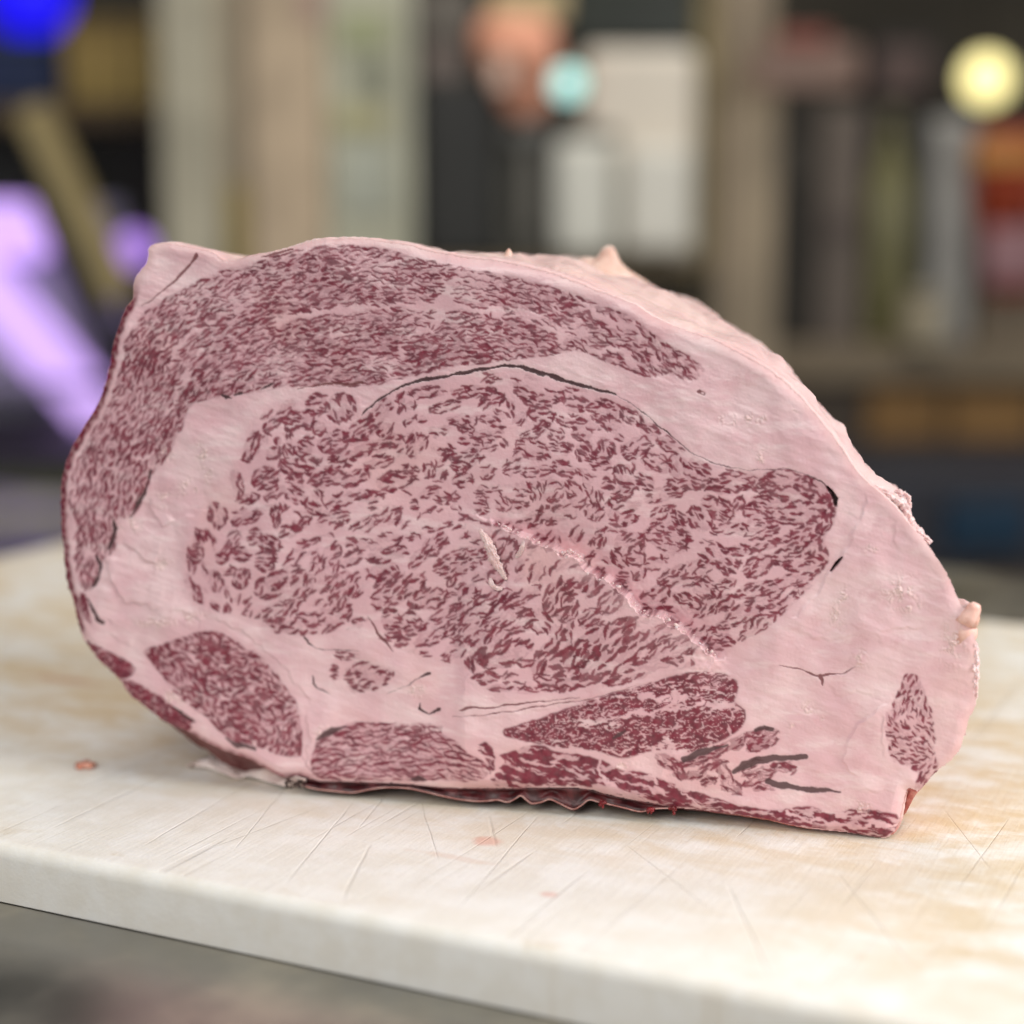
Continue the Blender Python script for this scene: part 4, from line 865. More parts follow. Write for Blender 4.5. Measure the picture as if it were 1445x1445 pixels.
# ================================================================ the cutting board and the counter under it
B_ANG = math.radians(-26.4); B_A = np.array([math.cos(B_ANG), math.sin(B_ANG)]); B_NN = np.array([-math.sin(B_ANG), math.cos(B_ANG)])
def board_material():
    t = NT('board_plastic'); v = t.coord('Object')
    s1 = t.noise(v, 9, 8, .68); s2 = t.noise(t.coord('Object', (26, 46, 1), (0, 0, .6)), 1.4, 8, .7, .4); s3 = t.noise(v, 60, 4, .6)
    base = t.mix(t.ramp(s3, .35, .65), (.80, .77, .70), (.86, .845, .80))
    # old fat stains in the working area (towards the middle of the board), clean near the front edge
    sep = t.n('ShaderNodeSeparateXYZ'); t.l(v, sep.inputs[0]); yy = sep.outputs[1]; xx = sep.outputs[0]
    mid = t.math('MAXIMUM', t.ramp(yy, .03, .15, .10, 1.0), t.math('MULTIPLY', t.ramp(xx, .50, .66), t.ramp(yy, .005, .05, .3, 1.0)))
    stain = t.math('MULTIPLY', t.math('MULTIPLY', t.ramp(t.math('ADD', t.math('MULTIPLY', s1, .5), t.math('MULTIPLY', s2, .5)), .40, .60), mid), .85, True)
    c = t.mix(stain, base, (.64, .48, .27))
    warm = t.math('MULTIPLY', t.ramp(xx, -.18, -.34, 0, .75), t.ramp(yy, .06, .2, 0, 1))
    c = t.mix(warm, c, (.56, .42, .23))
    edge = t.math('MULTIPLY', t.ramp(yy, .022, .004, 0, 1), t.ramp(s2, .55, .68, 0, .55)); c = t.mix(edge, c, (.58, .47, .32))
    # pink smears
    def smear(px, py, rx, ry, amt, col, c):
        p = on_level(np.array([px*1.]), np.array([py*1.]))[0]-np.array([BO[0], BO[1], 0]); lx, ly = p[:2] @ B_A, p[:2] @ B_NN
        m = t.n('ShaderNodeMapping', vector_type='TEXTURE'); t.l(v, m.inputs[0]); m.inputs['Location'].default_value = (lx, ly, 0); m.inputs['Scale'].default_value = (rx, ry, 1)
        ln = t.n('ShaderNodeVectorMath', operation='LENGTH'); t.l(m.outputs[0], ln.inputs[0])
        k = t.math('SUBTRACT', ln.outputs['Value'], t.math('MULTIPLY', t.noise(v, 130, 4), 1.2))
        return t.mix(t.ramp(k, .4, -.25, 0, amt), c, col)
    c = smear(686, 1188, .0065, .006, .55, (.72, .33, .24), c); c = smear(776, 1262, .004, .003, .5, (.72, .36, .28), c)
    c = smear(95, 960, .030, .004, .6, (.50, .22, .12), c); c = smear(560, 1050, .012, .005, .3, (.7, .4, .3), c); c = smear(640, 1210, .02, .003, .25, (.66, .40, .26), c)
    # knife scores: long thin anisotropic scratches in several directions
    hgt = None; scol = None
    for k, (ang, fr, lo, hi) in enumerate(((.9, 260, .70, .76), (-.35, 300, .71, .77), (1.35, 230, .71, .77), (2.2, 280, .71, .77), (1.1, 520, .68, .74))):
        q = t.noise(t.coord('Object', (fr, 5.5, 1), (0, 0, ang), (k*3.7, k*1.3, 0)), 1.0, 1.5, .5, .12); sc_ = t.ramp(q, lo, hi)
        hgt = sc_ if hgt is None else t.math('MAXIMUM', hgt, sc_)
    # single deep cuts read off the photograph
    def cut(x0, y0, x1, y1, wd, hgt):
        p = on_level(np.array([x0*1., x1]), np.array([y0*1., y1]))[:, :2]-BO; q = np.stack([p @ B_A, p @ B_NN], 1); d = q[1]-q[0]; L = np.linalg.norm(d)
        m = t.n('ShaderNodeMapping', vector_type='TEXTURE'); t.l(v, m.inputs[0]); m.inputs['Location'].default_value = ((q[0][0]+q[1][0])/2, (q[0][1]+q[1][1])/2, 0)
        m.inputs['Rotation'].default_value = (0, 0, math.atan2(d[1], d[0])); m.inputs['Scale'].default_value = (L/2, wd, 1)
        s_ = t.n('ShaderNodeSeparateXYZ'); t.l(m.outputs[0], s_.inputs[0])
        a = t.math('SUBTRACT', 1.0, t.math('POWER', t.math('ABSOLUTE', s_.outputs[0]), 4.0), True); b = t.math('SUBTRACT', 1.0, t.math('ABSOLUTE', t.math('ADD', s_.outputs[1], t.math('MULTIPLY', t.math('SUBTRACT', t.noise(v, 40, 2), .5), 3.0))), True)
        return t.math('MAXIMUM', hgt, t.math('MULTIPLY', a, b))
    for ct in ((1026, 1246, 1092, 1392, .0007), (480, 1275, 522, 1190, .0008), (200, 1195, 360, 1100, .0006), (70, 1170, 250, 1085, .0006), (590, 1120, 618, 1215, .0004), (690, 1150, 700, 1195, .0008), (400, 1250, 500, 1130, .0005),
               (640, 1290, 760, 1150, .0004), (250, 1215, 460, 1135, .0004), (560, 1100, 505, 1170, .0005), (330, 1200, 420, 1090, .0004), (30, 1130, 190, 1060, .0004), (880, 1190, 1010, 1290, .0003), (1180, 1230, 1300, 1380, .0004), (1330, 1140, 1400, 1230, .0003)):
        hgt = cut(*ct, hgt)
    geo = t.n('ShaderNodeNewGeometry'); sz = t.n('ShaderNodeSeparateXYZ'); t.l(geo.outputs['True Normal'], sz.inputs[0]); hgt = t.math('MULTIPLY', hgt, t.ramp(sz.outputs[2], .93, .999))
    c = t.mix(t.math('MULTIPLY', hgt, .14), c, (.50, .44, .36))
    t.set(Base_Color=c, Roughness=t.ramp(s1, .3, .7, .42, .58)); t.b.inputs['Specular IOR Level'].default_value = .38
    t.b.inputs['Subsurface Weight'].default_value = .12; t.b.inputs['Subsurface Radius'].default_value = (1, .9, .7); t.b.inputs['Subsurface Scale'].default_value = .003
    b0 = t.bump(t.noise(v, 900, 3, .6), .0003, .35); b1 = t.bump(t.noise(v, 110, 3), .0006, .35, b0); topm = t.ramp(sz.outputs[2], .93, .999); b1 = t.bump(t.math('MULTIPLY', topm, t.noise(t.coord('Object', (700, 45, 1), (0, 0, .95)), 1.0, 3, .6)), .00035, .5, b1); b1 = t.bump(t.math('MULTIPLY', topm, t.noise(t.coord('Object', (520, 60, 1), (0, 0, 1.5)), 1.0, 3, .6)), .0003, .4, b1)
    inv = t.math('SUBTRACT', 1.0, hgt); t.set(Normal=t.bump(inv, .00035, .6, b1))
    return t.m
BO = B_A*(-.724)+B_NN*.4205                                           # front left corner of the board
board_len, board_dep, board_th = .924, .461, .0185
bm = bmesh.new(); bm_box(bm, 0, board_len, 0, board_dep, -board_th, 0)
vert_e = [e for e in bm.edges if abs(e.verts[0].co.z-e.verts[1].co.z) > .005]
bmesh.ops.bevel(bm, geom=vert_e, offset=.022, segments=8, affect='EDGES', profile=.5)
top_e = [e for e in bm.edges if abs(e.verts[0].co.z-e.verts[1].co.z) < .001 and len({f.normal.z > .9 for f in e.link_faces}) == 2]
bmesh.ops.recalc_face_normals(bm, faces=bm.faces)
rim_e = [e for e in bm.edges if len(e.link_faces) == 2 and (abs(e.link_faces[0].normal.z) > .9) != (abs(e.link_faces[1].normal.z) > .9)]
rim_top = [e for e in rim_e if e.verts[0].co.z > -.001]
bmesh.ops.bevel(bm, geom=rim_top, offset=.0045, segments=6, affect='EDGES', profile=.5)
board = from_bm('cutting_board', bm, board_material(), None, True)
board.data.set_sharp_from_angle(angle=math.radians(40))
board.location = (BO[0], BO[1], 0); board.rotation_euler = (0, 0, B_ANG)
tag(board, 'thick cream plastic cutting board with knife scores and fat stains', 'cutting board')

# a scrap of meat lying loose on the board
def scrap(px, py, w, h, seed, label):
    b = on_level(np.array([px*1.]), np.array([py*1.]))[0]; bm = bmesh.new(); rg3 = np.random.default_rng(seed); n = 18
    rim = []
    for i in range(n):
        a = 2*math.pi*i/n; r = 1+.28*rg3.normal()*.6+.25*math.cos(3*a+1); rim.append((math.cos(a)*w*r, math.sin(a)*h*r))
    lo_ = [bm.verts.new((x, y, .0002)) for x, y in rim]; mi = [bm.verts.new((x*.85, y*.85, .0013+.0005*rg3.random())) for x, y in rim]; ce = bm.verts.new((0, 0, .0019))
    for i in range(n):
        j = (i+1) % n; bm.faces.new((lo_[i], lo_[j], mi[j], mi[i])); bm.faces.new((mi[i], mi[j], ce))
    bm.faces.new(lo_[::-1])
    o = from_bm('meat_scrap', bm, simple_fat('scrap_meat', (.55, .20, .13), (.68, .34, .25), .35), None, True); o.location = tuple(b); o.location.z = .0003
    return tag(o, label, 'meat scrap')
scrap(121, 1083, .0028, .0042, 3, 'small pinkish red scrap of meat lying left of the film')

def steel_material():
    t = NT('brushed_steel'); v = t.coord('Object'); a = t.noise(t.coord('Object', (8, 90, 1), (0, 0, .1)), 1.0, 4); n = t.noise(v, 14, 5)
    t.set(Base_Color=t.mix(t.ramp(n, .35, .65), (.34, .33, .30), (.62, .58, .48)), Metallic=1.0, Roughness=t.ramp(n, .3, .7, .28, .46)); return t.m
M_STEEL = steel_material()
C_ANG = math.radians(-27.5); ca_, sa_ = math.cos(C_ANG), math.sin(C_ANG)
counter = empty('steel_counter', (0, 0, -.9), C_ANG); tag(counter, 'brushed steel work counter under the cutting board', 'counter')
bm = bmesh.new(); bm_box(bm, -1.3, .9, .02, 1.10, .8812-.035, .8812, .004, 2); from_bm('counter_top', bm, M_STEEL, counter, False)
for lx in (-1.22, .82):
    for ly in (.10, 1.02):
        bm = bmesh.new(); bm_cyl(bm, lx, ly, [(.02, .0), (.022, .02), (.019, .03), (.019, .85)], 16); from_bm('leg', bm, M_STEEL, counter, True)

# ================================================================ the shop behind, far out of focus
fl = bmesh.new(); bm_box(fl, -8, 8, -2, 7, -.95, -.9); tag(from_bm('floor', fl, plain('floor_tile', lin(96, 88, 78), .5, 0, .2, 4)), kind='structure')
wl = bmesh.new(); bm_box(wl, -8, 8, 5.6, 5.7, -.9, 3.2); tag(from_bm('back_wall', wl, plain('wall_dark', lin(66, 60, 50), .8, 0, .2, 2)), kind='structure')
def zrow(row, y): return float(on_depth(np.array([722.]), np.array([row*1.]), y)[0, 2])
def xcol(colpx, y, row=300): return float(on_depth(np.array([colpx*1.]), np.array([row*1.]), y)[0, 0])
def pbox(name, x0, y0, x1, y1, d, th, mat, parent=None, bevel=.004, z0=None, z1=None, ref=(0, 0, 0)):
    """a box whose front stands at depth d and spans the given columns and rows"""
    rowm = (y0+y1)/2; xa, xb = xcol(x0, d, rowm), xcol(x1, d, rowm); zt = zrow(y0, d) if z1 is None else z1; zb = zrow(y1, d) if z0 is None else z0
    bm = bmesh.new(); bm_box(bm, xa-ref[0], xb-ref[0], d-ref[1], d+th-ref[1], zb-ref[2], zt-ref[2], min(bevel, abs(xb-xa)*.3, abs(zt-zb)*.3), 2)
    return from_bm(name, bm, mat, parent)
def pm(name, rgb, rough=.6, **k): return plain(name, lin(*rgb), rough, **k)
# ---- pillar with flat panels
D1 = 3.010
pil = empty('pillar', (0, D1, -.9)); R0 = (0, D1, -.9); tag(pil, 'broad beige pillar with pale panels behind the left of the meat', 'pillar')
pbox('core', 232, 0, 578, 400, D1+.03, .30, pm('pillar_core', (172, 158, 136)), pil, .004, -.9, 1.5, R0)
for x0, x1, c_, pr in ((228, 309, (178, 171, 150), .0), (352, 458, (192, 171, 144), .006), (462, 580, (188, 186, 163), .0)):
    pbox('panel', x0, 0, x1, 400, D1-pr, .029+pr, pm('pillar_panel', c_), pil, .004, -.88, 1.48, R0)
pbox('edge_strip', 571, 0, 583, 400, D1-.012, .011, pm('pillar_edge', (205, 203, 182)), pil, .002, -.88, 1.48, R0)
for k, (x0, y0, x1, y1, c_) in enumerate(((478, 20, 548, 66, (166, 170, 132)), (505, 84, 548, 128, (146, 148, 128)), (425, -20, 458, 30, (170, 142, 130)), (470, 150, 545, 185, (186, 180, 138)), (480, 205, 556, 300, (182, 184, 168)), (322, 260, 350, 420, (150, 132, 84)))):
    n_ = pbox('paper_notice', x0, y0, x1, y1, D1-.010, .003, pm('notice', c_, .8), None, .001)
    tag(n_, ['faded green paper notice near the top of the pillar', 'small grey round-looking notice on the pale pillar panel', 'pinkish notice at the top of the beige pillar panel', 'narrow yellowish notice across the pale pillar panel', 'large whitish notice low on the pale pillar panel', 'ochre strip low in the groove of the pillar'][k], 'notice', 'papers stuck on the pillar')

# ---- lit display case at the left, its slanting frame and tubes
D2 = 3.220
case = empty('display_case', (xcol(60, D2), D2, -.9)); R2 = tuple(case.location); tag(case, 'purple lit display case with a slanting black frame at the far left', 'display case')
pbox('base', -160, 662, 215, 800, D2-.25, .7, pm('case_base', (92, 92, 78), .4), case, .01, -.9, None, R2)
pbox('ledge', -160, 640, 215, 663, D2-.27, .72, pm('case_ledge', (22, 20, 20), .5), case, .004, None, None, R2)
t_ = NT('case_back'); t_.set(Base_Color=t_.mix(t_.ramp(t_.noise(t_.coord('Object'), 6), .35, .65), lin(176, 172, 192), lin(204, 200, 214)), Roughness=.35)
pbox('back_panel', -160, 285, 175, 641, D2+.30, .03, t_.m, case, .003, None, None, R2)
pbox('shelf_glass', -160, 540, 180, 550, D2+.02, .26, pm('case_glass', (150, 140, 165), .15), case, .002, None, None, R2)
def slant(name, a, b, wpx, d, th, mat, parent, ref):
    pa, pb = on_depth(np.array([a[0]*1., b[0]]), np.array([a[1]*1., b[1]]), d)
    pa, pb = pa-np.array(ref), pb-np.array(ref); dv_ = pb-pa; L = np.linalg.norm(dv_); dv_ /= L; nv = np.array([dv_[2], 0, -dv_[0]]); wv = wpx*d/FOC/2
    bm = bmesh.new(); vs = [bm.verts.new(tuple(p+nv*s*wv+np.array([0, o, 0]))) for p in (pa, pb) for s in (-1, 1) for o in (0, th)]
    for f in ((0, 1, 3, 2), (4, 6, 7, 5), (0, 4, 5, 1), (2, 3, 7, 6), (0, 2, 6, 4), (1, 5, 7, 3)): bm.faces.new([vs[i] for i in f])
    bmesh.ops.bevel(bm, geom=list(bm.edges), offset=wv*.2, segments=2, affect='EDGES'); return from_bm(name, bm, mat, parent)
slant('frame_bar', (48, 250), (172, 560), 36, D2-.02, .05, pm('frame_black', (16, 15, 15), .4), case, R2)
slant('frame_bar', (-60, 262), (60, 262), 26, D2-.02, .05, pm('frame_black2', (16, 15, 15), .4), case, R2)
slant('trim_bar', (40, 150), (168, 420), 46, D2-.12, .04, pm('tan_trim', (168, 150, 104), .5), case, R2)
M_LILAC = glow('lilac_tube', lin(206, 170, 242), 1.0)
slant('lamp_tube', (-70, 322), (64, 326), 80, D2+.24, .05, M_LILAC, case, R2)
slant('lamp_tube', (-60, 362), (170, 620), 72, D2+.10, .04, M_LILAC, case, R2)
def globe(name, px, py, rpx, d, col, st, label, flat=.6, mount=None):
    c = on_depth(np.array([px*1.]), np.array([py*1.]), d)[0]; r = rpx*d/FOC
    root = empty(name, tuple(c)); tag(root, label, 'lamp')
    bm = bmesh.new(); bmesh.ops.create_uvsphere(bm, u_segments=28, v_segments=16, radius=r)
    for v_ in bm.verts: v_.co.y *= flat
    from_bm('lamp_glass', bm, glow(name+'_light', lin(*col), st), root, True)
    bm = bmesh.new(); bm_cyl(bm, 0, 0, [(r*.5, 0), (r*.55, .02), (r*.4, .05)], 20)
    h_ = from_bm('lamp_holder', bm, pm(name+'_holder', (50, 48, 45), .4), root, True); h_.rotation_euler = (-math.pi/2, 0, 0); h_.location = (0, r*flat*.9, 0)
    if name != 'mint_lamp':
        bm = bmesh.new(); bm_cyl(bm, 0, r*flat*.9+.02, [(.004, 0), (.004, 1.2)], 10); from_bm('cord', bm, pm(name+'_cord', (40, 38, 36), .5), root, True)
    return root
globe('purple_lamp', 190, 352, 27, 3.304, (190, 145, 245), .9, 'round purple lamp beside the beige pillar')
globe('blue_lamp', 42, -8, 62, 3.780, (20, 8, 225), 1.0, 'deep blue lamp in the top left corner', .4)
globe('mint_lamp', 800, 118, 21, 3.220, (190, 250, 245), 1.15, 'small round mint lamp before the white machine')
globe('yellow_lamp', 1392, 112, 35, 3.570, (252, 238, 165), 1.35, 'large round yellow lamp at the right', .6)
# wall shelf with boxes above the case
shelf = pbox('wall_shelf', -120, 146, 226, 176, 3.668, .40, pm('shelf_wood', (104, 86, 60)), None, .004); tag(shelf, 'brown wall shelf above the purple display case', 'shelf')
b_ = empty('storage_box', (xcol(155, 3.724), 3.724, zrow(146, 3.668))); R_ = tuple(b_.location); tag(b_, 'tan cardboard box on the shelf at the top left', 'box')
pbox('carton', 92, 32, 216, 146, 3.724, .24, pm('carton', (196, 166, 96)), b_, .006, R_[2]+.001, None, R_)
pbox('lid', 89, 28, 219, 48, 3.717, .25, pm('carton_lid', (170, 142, 80)), b_, .004, None, None, R_)
b_ = empty('storage_box', (xcol(35, 3.752), 3.752, zrow(146, 3.668))); R_ = tuple(b_.location); tag(b_, 'dark blue plastic tub on the shelf below the blue lamp', 'box')
pbox('tub', -40, 58, 84, 146, 3.752, .2, pm('tub_blue', (36, 52, 96), .4), b_, .012, R_[2]+.001, None, R_); pbox('rim', -44, 52, 88, 64, 3.745, .21, pm('tub_rim', (60, 72, 96), .4), b_, .004, None, None, R_)
cab = empty('dark_cabinet', (xcol(170, 4.200), 4.200, -.9)); R_ = tuple(cab.location); tag(cab, 'black cabinet behind the display case', 'cabinet')
pbox('body', -200, 176, 240, 700, 4.270, .5, pm('cab_black', (30, 28, 27)), cab, .01, -.9, None, R_); pbox('door', 30, 190, 225, 690, 4.242, .019, pm('cab_door', (36, 33, 31)), cab, .004, -.85, None, R_)

# ---- the equipment between the pillar and the post
D3 = 3.080
stand = empty('equipment_stand', (xcol(790, D3), D3, -.9)); R_ = tuple(stand.location); tag(stand, 'dark equipment stand hidden behind the meat under the white machine', 'stand')
zt = zrow(372, D3)
pbox('top', 585, 372, 1000, 384, D3-.06, .42, pm('stand_top', (96, 80, 52)), stand, .004, None, None, R_)
for px_ in (592, 985):
    for dd in (-.05, .30): pbox('leg', px_, 384, px_+14, 900, D3+dd, .03, pm('stand_leg', (40, 38, 36)), stand, .003, -.9, zt-.011, R_)
o_ = empty('black_appliance', (xcol(645, D3), D3, zt)); R_ = tuple(o_.location); tag(o_, 'black boxy appliance beside the beige pillar', 'appliance')
pbox('body', 588, 112, 700, 370, D3+.01, .26, pm('appliance_black', (34, 34, 31), .45), o_, .012, zt+.001, None, R_); pbox('top_hatch', 598, 58, 655, 113, D3+.04, .16, pm('hatch_taupe', (128, 116, 110)), o_, .006, None, None, R_); pbox('hood', 585, -20, 668, 58, D3+.03, .2, pm('hood_grey', (104, 99, 92)), o_, .008, None, None, R_)
o_ = empty('grey_dispenser', (xcol(742, D3), D3, zt)); R_ = tuple(o_.location); tag(o_, 'grey upright dispenser under the peach coloured bag', 'dispenser')
pbox('body', 704, 205, 786, 370, D3+.02, .2, pm('disp_grey', (76, 74, 66), .5), o_, .01, zt+.001, None, R_); pbox('head', 712, 172, 782, 206, D3+.0, .2, pm('disp_head', (92, 92, 88), .5), o_, .008, None, None, R_); pbox('spout', 738, 206, 756, 330, D3-.02, .039, pm('disp_spout', (112, 108, 100), .4), o_, .004, None, None, R_)
def soft_bag(name, pts, d, th, mat, label, cat, extra=None):
    """pillow-like bag with the given outline"""
    p = smooth_closed(P(pts), 4.0); b = on_depth(p[:, 0], p[:, 1], d); c = b.mean(0); root = empty(name, tuple(c)); tag(root, label, cat)
    V_ = []; ks = np.linspace(-1, 1, 9)
    for k in ks:
        s_ = math.sqrt(max(1-abs(k)**3, .02)); q = c+(b-c)*s_; q[:, 1] = d+k*th/2; V_.append(q-c)
    n = len(p); V_ = np.concatenate(V_); a = np.arange(n); a1 = (a+1) % n
    f_ = np.concatenate([np.stack([r*n+a, r*n+a1, (r+1)*n+a1, (r+1)*n+a], 1) for r in range(8)])
    V_ = np.concatenate([V_, [[0, d-th/2-c[1], 0], [0, d+th/2-c[1], 0]]]); cap_ = [(int(i), int(j), len(V_)-2) for i, j in zip(a, a1)]+[(8*n+int(i), 8*n+int(j), len(V_)-1) for i, j in zip(a, a1)]
    me = bpy.data.meshes.new('pouch'); me.from_pydata([tuple(v) for v in V_], [], [tuple(int(x) for x in f) for f in f_]+cap_)
    for pl_ in me.polygons: pl_.use_smooth = True
    me.update(); me.materials.append(mat); link(bpy.data.objects.new('pouch', me), root); return root
bag = soft_bag('hanging_bag', "668,44 690,22 730,20 775,30 786,60 782,110 772,150 750,172 725,170 708,150 690,110 672,80", D3+.03, .12, pm('bag_peach', (244, 172, 142), .5, var=.12, scale=20), 'peach coloured bag standing on the grey dispenser', 'bag')
pbox('bag_label', 694, 80, 722, 124, D3-.045, .01, pm('bag_label', (236, 200, 180)), bag, .003, None, None, tuple(bag.location)); pbox('bag_clip', 690, -20, 800, 28, D3+.0, .07, pm('bag_clip', (204, 184, 140)), bag, .01, None, None, tuple(bag.location))
o_ = empty('white_machine', (xcol(885, D3), D3, zt)); R_ = tuple(o_.location); tag(o_, 'cream white machine with rounded housing and a lower tank', 'machine')
pbox('housing', 822, 66, 984, 372, D3+.06, .24, pm('machine_cream', (226, 216, 200), .4, var=.05), o_, .02, zt+.001, None, R_)
pbox('tank', 782, 196, 868, 362, D3-.03, .2, pm('machine_white', (220, 218, 206), .4, var=.05), o_, .018, None, None, R_)
pbox('tank', 880, 205, 978, 358, D3-.01, .06, pm('machine_white2', (222, 218, 206), .4, var=.05), o_, .018, None, None, R_)
pbox('slot', 786, 180, 872, 196, D3-.02, .2, pm('machine_slot', (92, 88, 80), .5), o_, .004, None, None, R_)
o_ = pbox('dark_window', 800, -40, 985, 64, 5.555, .04, pm('window_dark', (44, 50, 38), .3), None, .004); tag(o_, 'dark greenish window above the white machine', 'window')

# ---- post and the shelves at the right
D4 = 3.360
post = empty('post', (xcol(1035, D4), D4, -.9)); R_ = tuple(post.location); tag(post, 'taupe square post right of the white machine', 'post')
pbox('core', 985, 0, 1040, 500, D4+.02, .12, pm('post_olive', (150, 136, 98)), post, .004, -.9, 1.5, R_); pbox('face', 1012, 0, 1088, 500, D4-.02, .10, pm('post_taupe', (156, 140, 118)), post, .004, -.9, 1.5, R_); pbox('edge', 1060, 60, 1096, 500, D4-.028, .03, pm('post_edge', (168, 152, 128)), post, .003, -.9, zrow(130, D4), R_)
sign = empty('hanging_sign', (xcol(1140, 3.220), 3.220, zrow(125, 3.220))); R_ = tuple(sign.location); tag(sign, 'brown sign board with a red upper edge beside the post', 'sign')
pbox('board', 1064, 62, 1214, 126, 3.220, .03, pm('sign_brown', (136, 110, 98)), sign, .004, None, None, R_); pbox('red_band', 1100, 42, 1172, 66, 3.213, .03, pm('sign_red', (140, 78, 66)), sign, .003, None, None, R_); pbox('hanger', 1060, -60, 1070, 70, 3.234, .02, pm('sign_hanger', (110, 96, 84)), sign, .002, None, None, R_)
D5 = 3.500; ztop = zrow(486, D5)
bc = empty('back_counter', (xcol(1300, D5), D5, -.9)); R_ = tuple(bc.location); tag(bc, 'brown wooden back counter at the right', 'counter')
pbox('worktop', 1040, 486, 1620, 540, D5-.06, .55, pm('worktop', (122, 108, 88)), bc, .006, None, None, R_)
pbox('carcass', 1050, 540, 1610, 900, D5, .45, pm('carcass', (84, 72, 60)), bc, .006, -.9, zrow(541, D5), R_)
for x0, x1 in ((1225, 1330), (1340, 1460), (1470, 1590)): pbox('drawer', x0, 548, x1, 622, D5-.02, .019, pm('drawer_wood', (140, 104, 58)), bc, .004, None, None, R_)
dk = empty('dark_crate', (xcol(1330, 2.800), 2.800, -.9)); R_ = tuple(dk.location); tag(dk, 'dark slate storage trolley in front of the back counter', 'trolley')
pbox('body', 1180, 668, 1560, 806, 2.800, .40, pm('slate', (40, 40, 48), .5), dk, .01, None, None, R_); pbox('panel', 1336, 706, 1450, 776, 2.779, .014, pm('teal_panel', (8, 44, 66), .4), dk, .004, None, None, R_); pbox('base', 1190, 806, 1550, 900, 2.828, .36, pm('trolley_base', (88, 78, 66), .5), dk, .01, -.9, None, R_)
# goods on the back counter
def jar(name, px0, px1, row0, d, prof, mats, label, cat):
    x = (xcol(px0, d)+xcol(px1, d))/2; r = (xcol(px1, d)-xcol(px0, d))/2; h = zrow(row0, d)-ztop; root = empty(name, (x, d+r, ztop+.001)); tag(root, label, cat)
    cutk = len(prof)-3
    bm = bmesh.new(); bm_cyl(bm, 0, 0, [(r*a, h*b) for a, b in prof[:cutk+1]], 24); from_bm('body', bm, mats[0], root, True)
    bm = bmesh.new(); bm_cyl(bm, 0, 0, [(r*a*1.04, h*b+.001) for a, b in prof[cutk:]], 24); from_bm('cap', bm, mats[1], root, True); return root
BOT = [(.9, 0), (1, .03), (1, .62), (.75, .74), (.36, .84), (.34, .90), (.38, .91), (.38, 1.0)]; JAR = [(.92, 0), (1, .05), (1, .72), (.86, .80), (.9, .82), (.9, 1.0)]
o_ = empty('tall_box', (xcol(1125, D5), D5, ztop)); R_ = tuple(o_.location); tag(o_, 'tall dark brown box beside the taupe post', 'box'); pbox('body', 1100, 134, 1156, 486, D5+.02, .2, pm('box_dark', (50, 44, 36)), o_, .005, ztop+.001, None, R_); pbox('flap', 1102, 200, 1154, 260, D5+.012, .007, pm('box_flap', (60, 54, 46)), o_, .002, None, None, R_)
o_ = empty('tall_box', (xcol(1182, D5), D5, ztop)); R_ = tuple(o_.location); tag(o_, 'tall grey brown box next to the olive bottle', 'box'); pbox('body', 1158, 150, 1216, 486, D5+.0, .2, pm('box_grey', (108, 97, 88)), o_, .005, ztop+.001, None, R_); pbox('band', 1157, 300, 1217, 330, D5-.004, .2, pm('box_band', (92, 80, 74)), o_, .002, None, None, R_)
jar('olive_bottle', 1226, 1296, 150, D5-.02, BOT, (pm('olive_glass', (122, 118, 82), .3), pm('olive_cap', (90, 84, 60), .4)), 'wide olive green bottle on the back counter', 'bottle')
o_ = empty('dark_box', (xcol(1275, 3.668), 3.668, ztop)); R_ = tuple(o_.location); tag(o_, 'black upright box with a brown top panel behind the bottle', 'box'); pbox('body', 1222, 50, 1320, 486, 3.808, .16, pm('box_black', (34, 29, 26)), o_, .005, ztop+.001, None, R_); pbox('panel', 1238, 66, 1310, 132, 3.794, .009, pm('box_panel', (92, 74, 70)), o_, .003, None, None, R_)
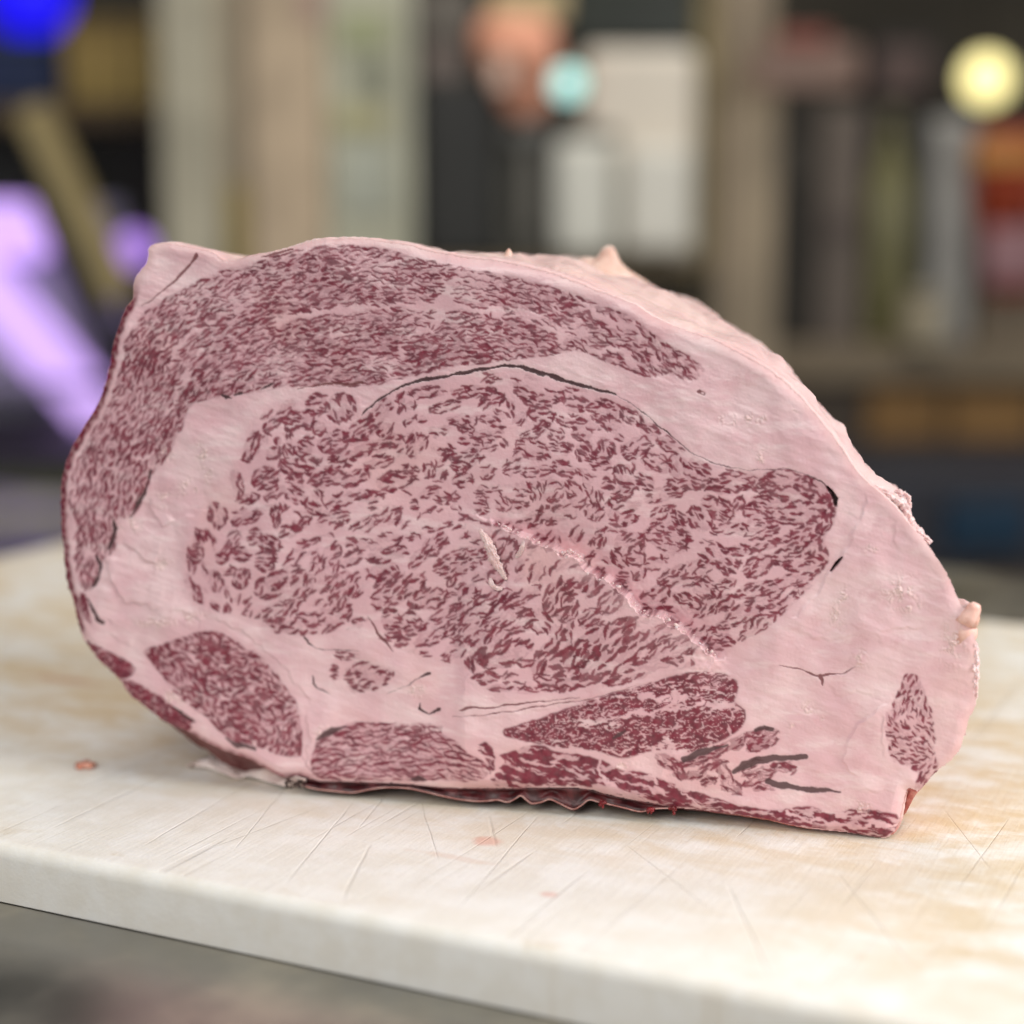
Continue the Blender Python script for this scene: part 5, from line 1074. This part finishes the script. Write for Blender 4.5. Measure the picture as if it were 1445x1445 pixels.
o_ = empty('grey_canister', (xcol(1342, D5), D5, ztop)); o_['x'] = 0; del o_['x']; R_ = tuple(o_.location); tag(o_, 'pale grey upright carton under the yellow lamp', 'carton'); pbox('body', 1312, 176, 1374, 486, D5-.01, .14, pm('canister_grey', (150, 148, 143), .5), o_, .008, ztop+.001, None, R_); pbox('fold', 1316, 166, 1370, 178, D5+.03, .05, pm('canister_fold', (160, 158, 152), .5), o_, .003, None, None, R_)
pk = soft_bag('snack_packet', "1378,196 1410,184 1470,186 1480,260 1476,400 1440,420 1396,416 1382,330 1372,260", D5-.04, .10, pm('packet_red', (160, 62, 34), .4, var=.2, scale=14), 'red and orange packet at the right edge', 'packet')
pbox('orange_band', 1376, 200, 1470, 236, D5-.092, .02, pm('packet_orange', (190, 128, 40), .4), pk, .004, None, None, tuple(pk.location)); pbox('pink_band', 1392, 318, 1474, 400, D5-.092, .02, pm('packet_pink', (150, 108, 112), .4), pk, .004, None, None, tuple(pk.location))
pk.location.z += ztop-zrow(420, D5-.04)+.075*0
sh_ = pbox('packet_rack', 1380, 418, 1490, 488, D5-.05, .12, pm('rack_brown', (112, 98, 80)), None, .006, ztop+.001); tag(sh_, 'low brown rack under the red packet', 'rack')
pk.location.z = on_depth(np.array([1430.]), np.array([300.]), D5-.04)[0, 2]
jar('pale_jar', 1284, 1342, 412, D5-.12, JAR, (pm('jar_pale', (168, 156, 132), .35), pm('jar_lid', (150, 140, 118), .5)), 'short pale jar at the front of the back counter', 'jar')
jar('pink_pot', -0, 1, 0, D5, JAR, (M_STEEL, M_STEEL), 'x', 'x') if False else None
rp_ = empty('red_pot', (xcol(14, 2.660), 2.660, zrow(742, 2.660))); tag(rp_, 'small red pot at the left edge before the display case', 'pot')
bm = bmesh.new(); bm_cyl(bm, 0, 0, [(.014, -.9-rp_.location.z), (.014, -.01), (.03, -.008), (.03, 0)], 20); from_bm('pedestal', bm, pm('pot_stand', (70, 66, 70)), rp_, True)
bm = bmesh.new(); bm_cyl(bm, 0, 0, [(.018, .0), (.022, .004), (.024, .030), (.022, .034)], 20); from_bm('pot', bm, pm('pot_red', (216, 92, 112), .4), rp_, True)
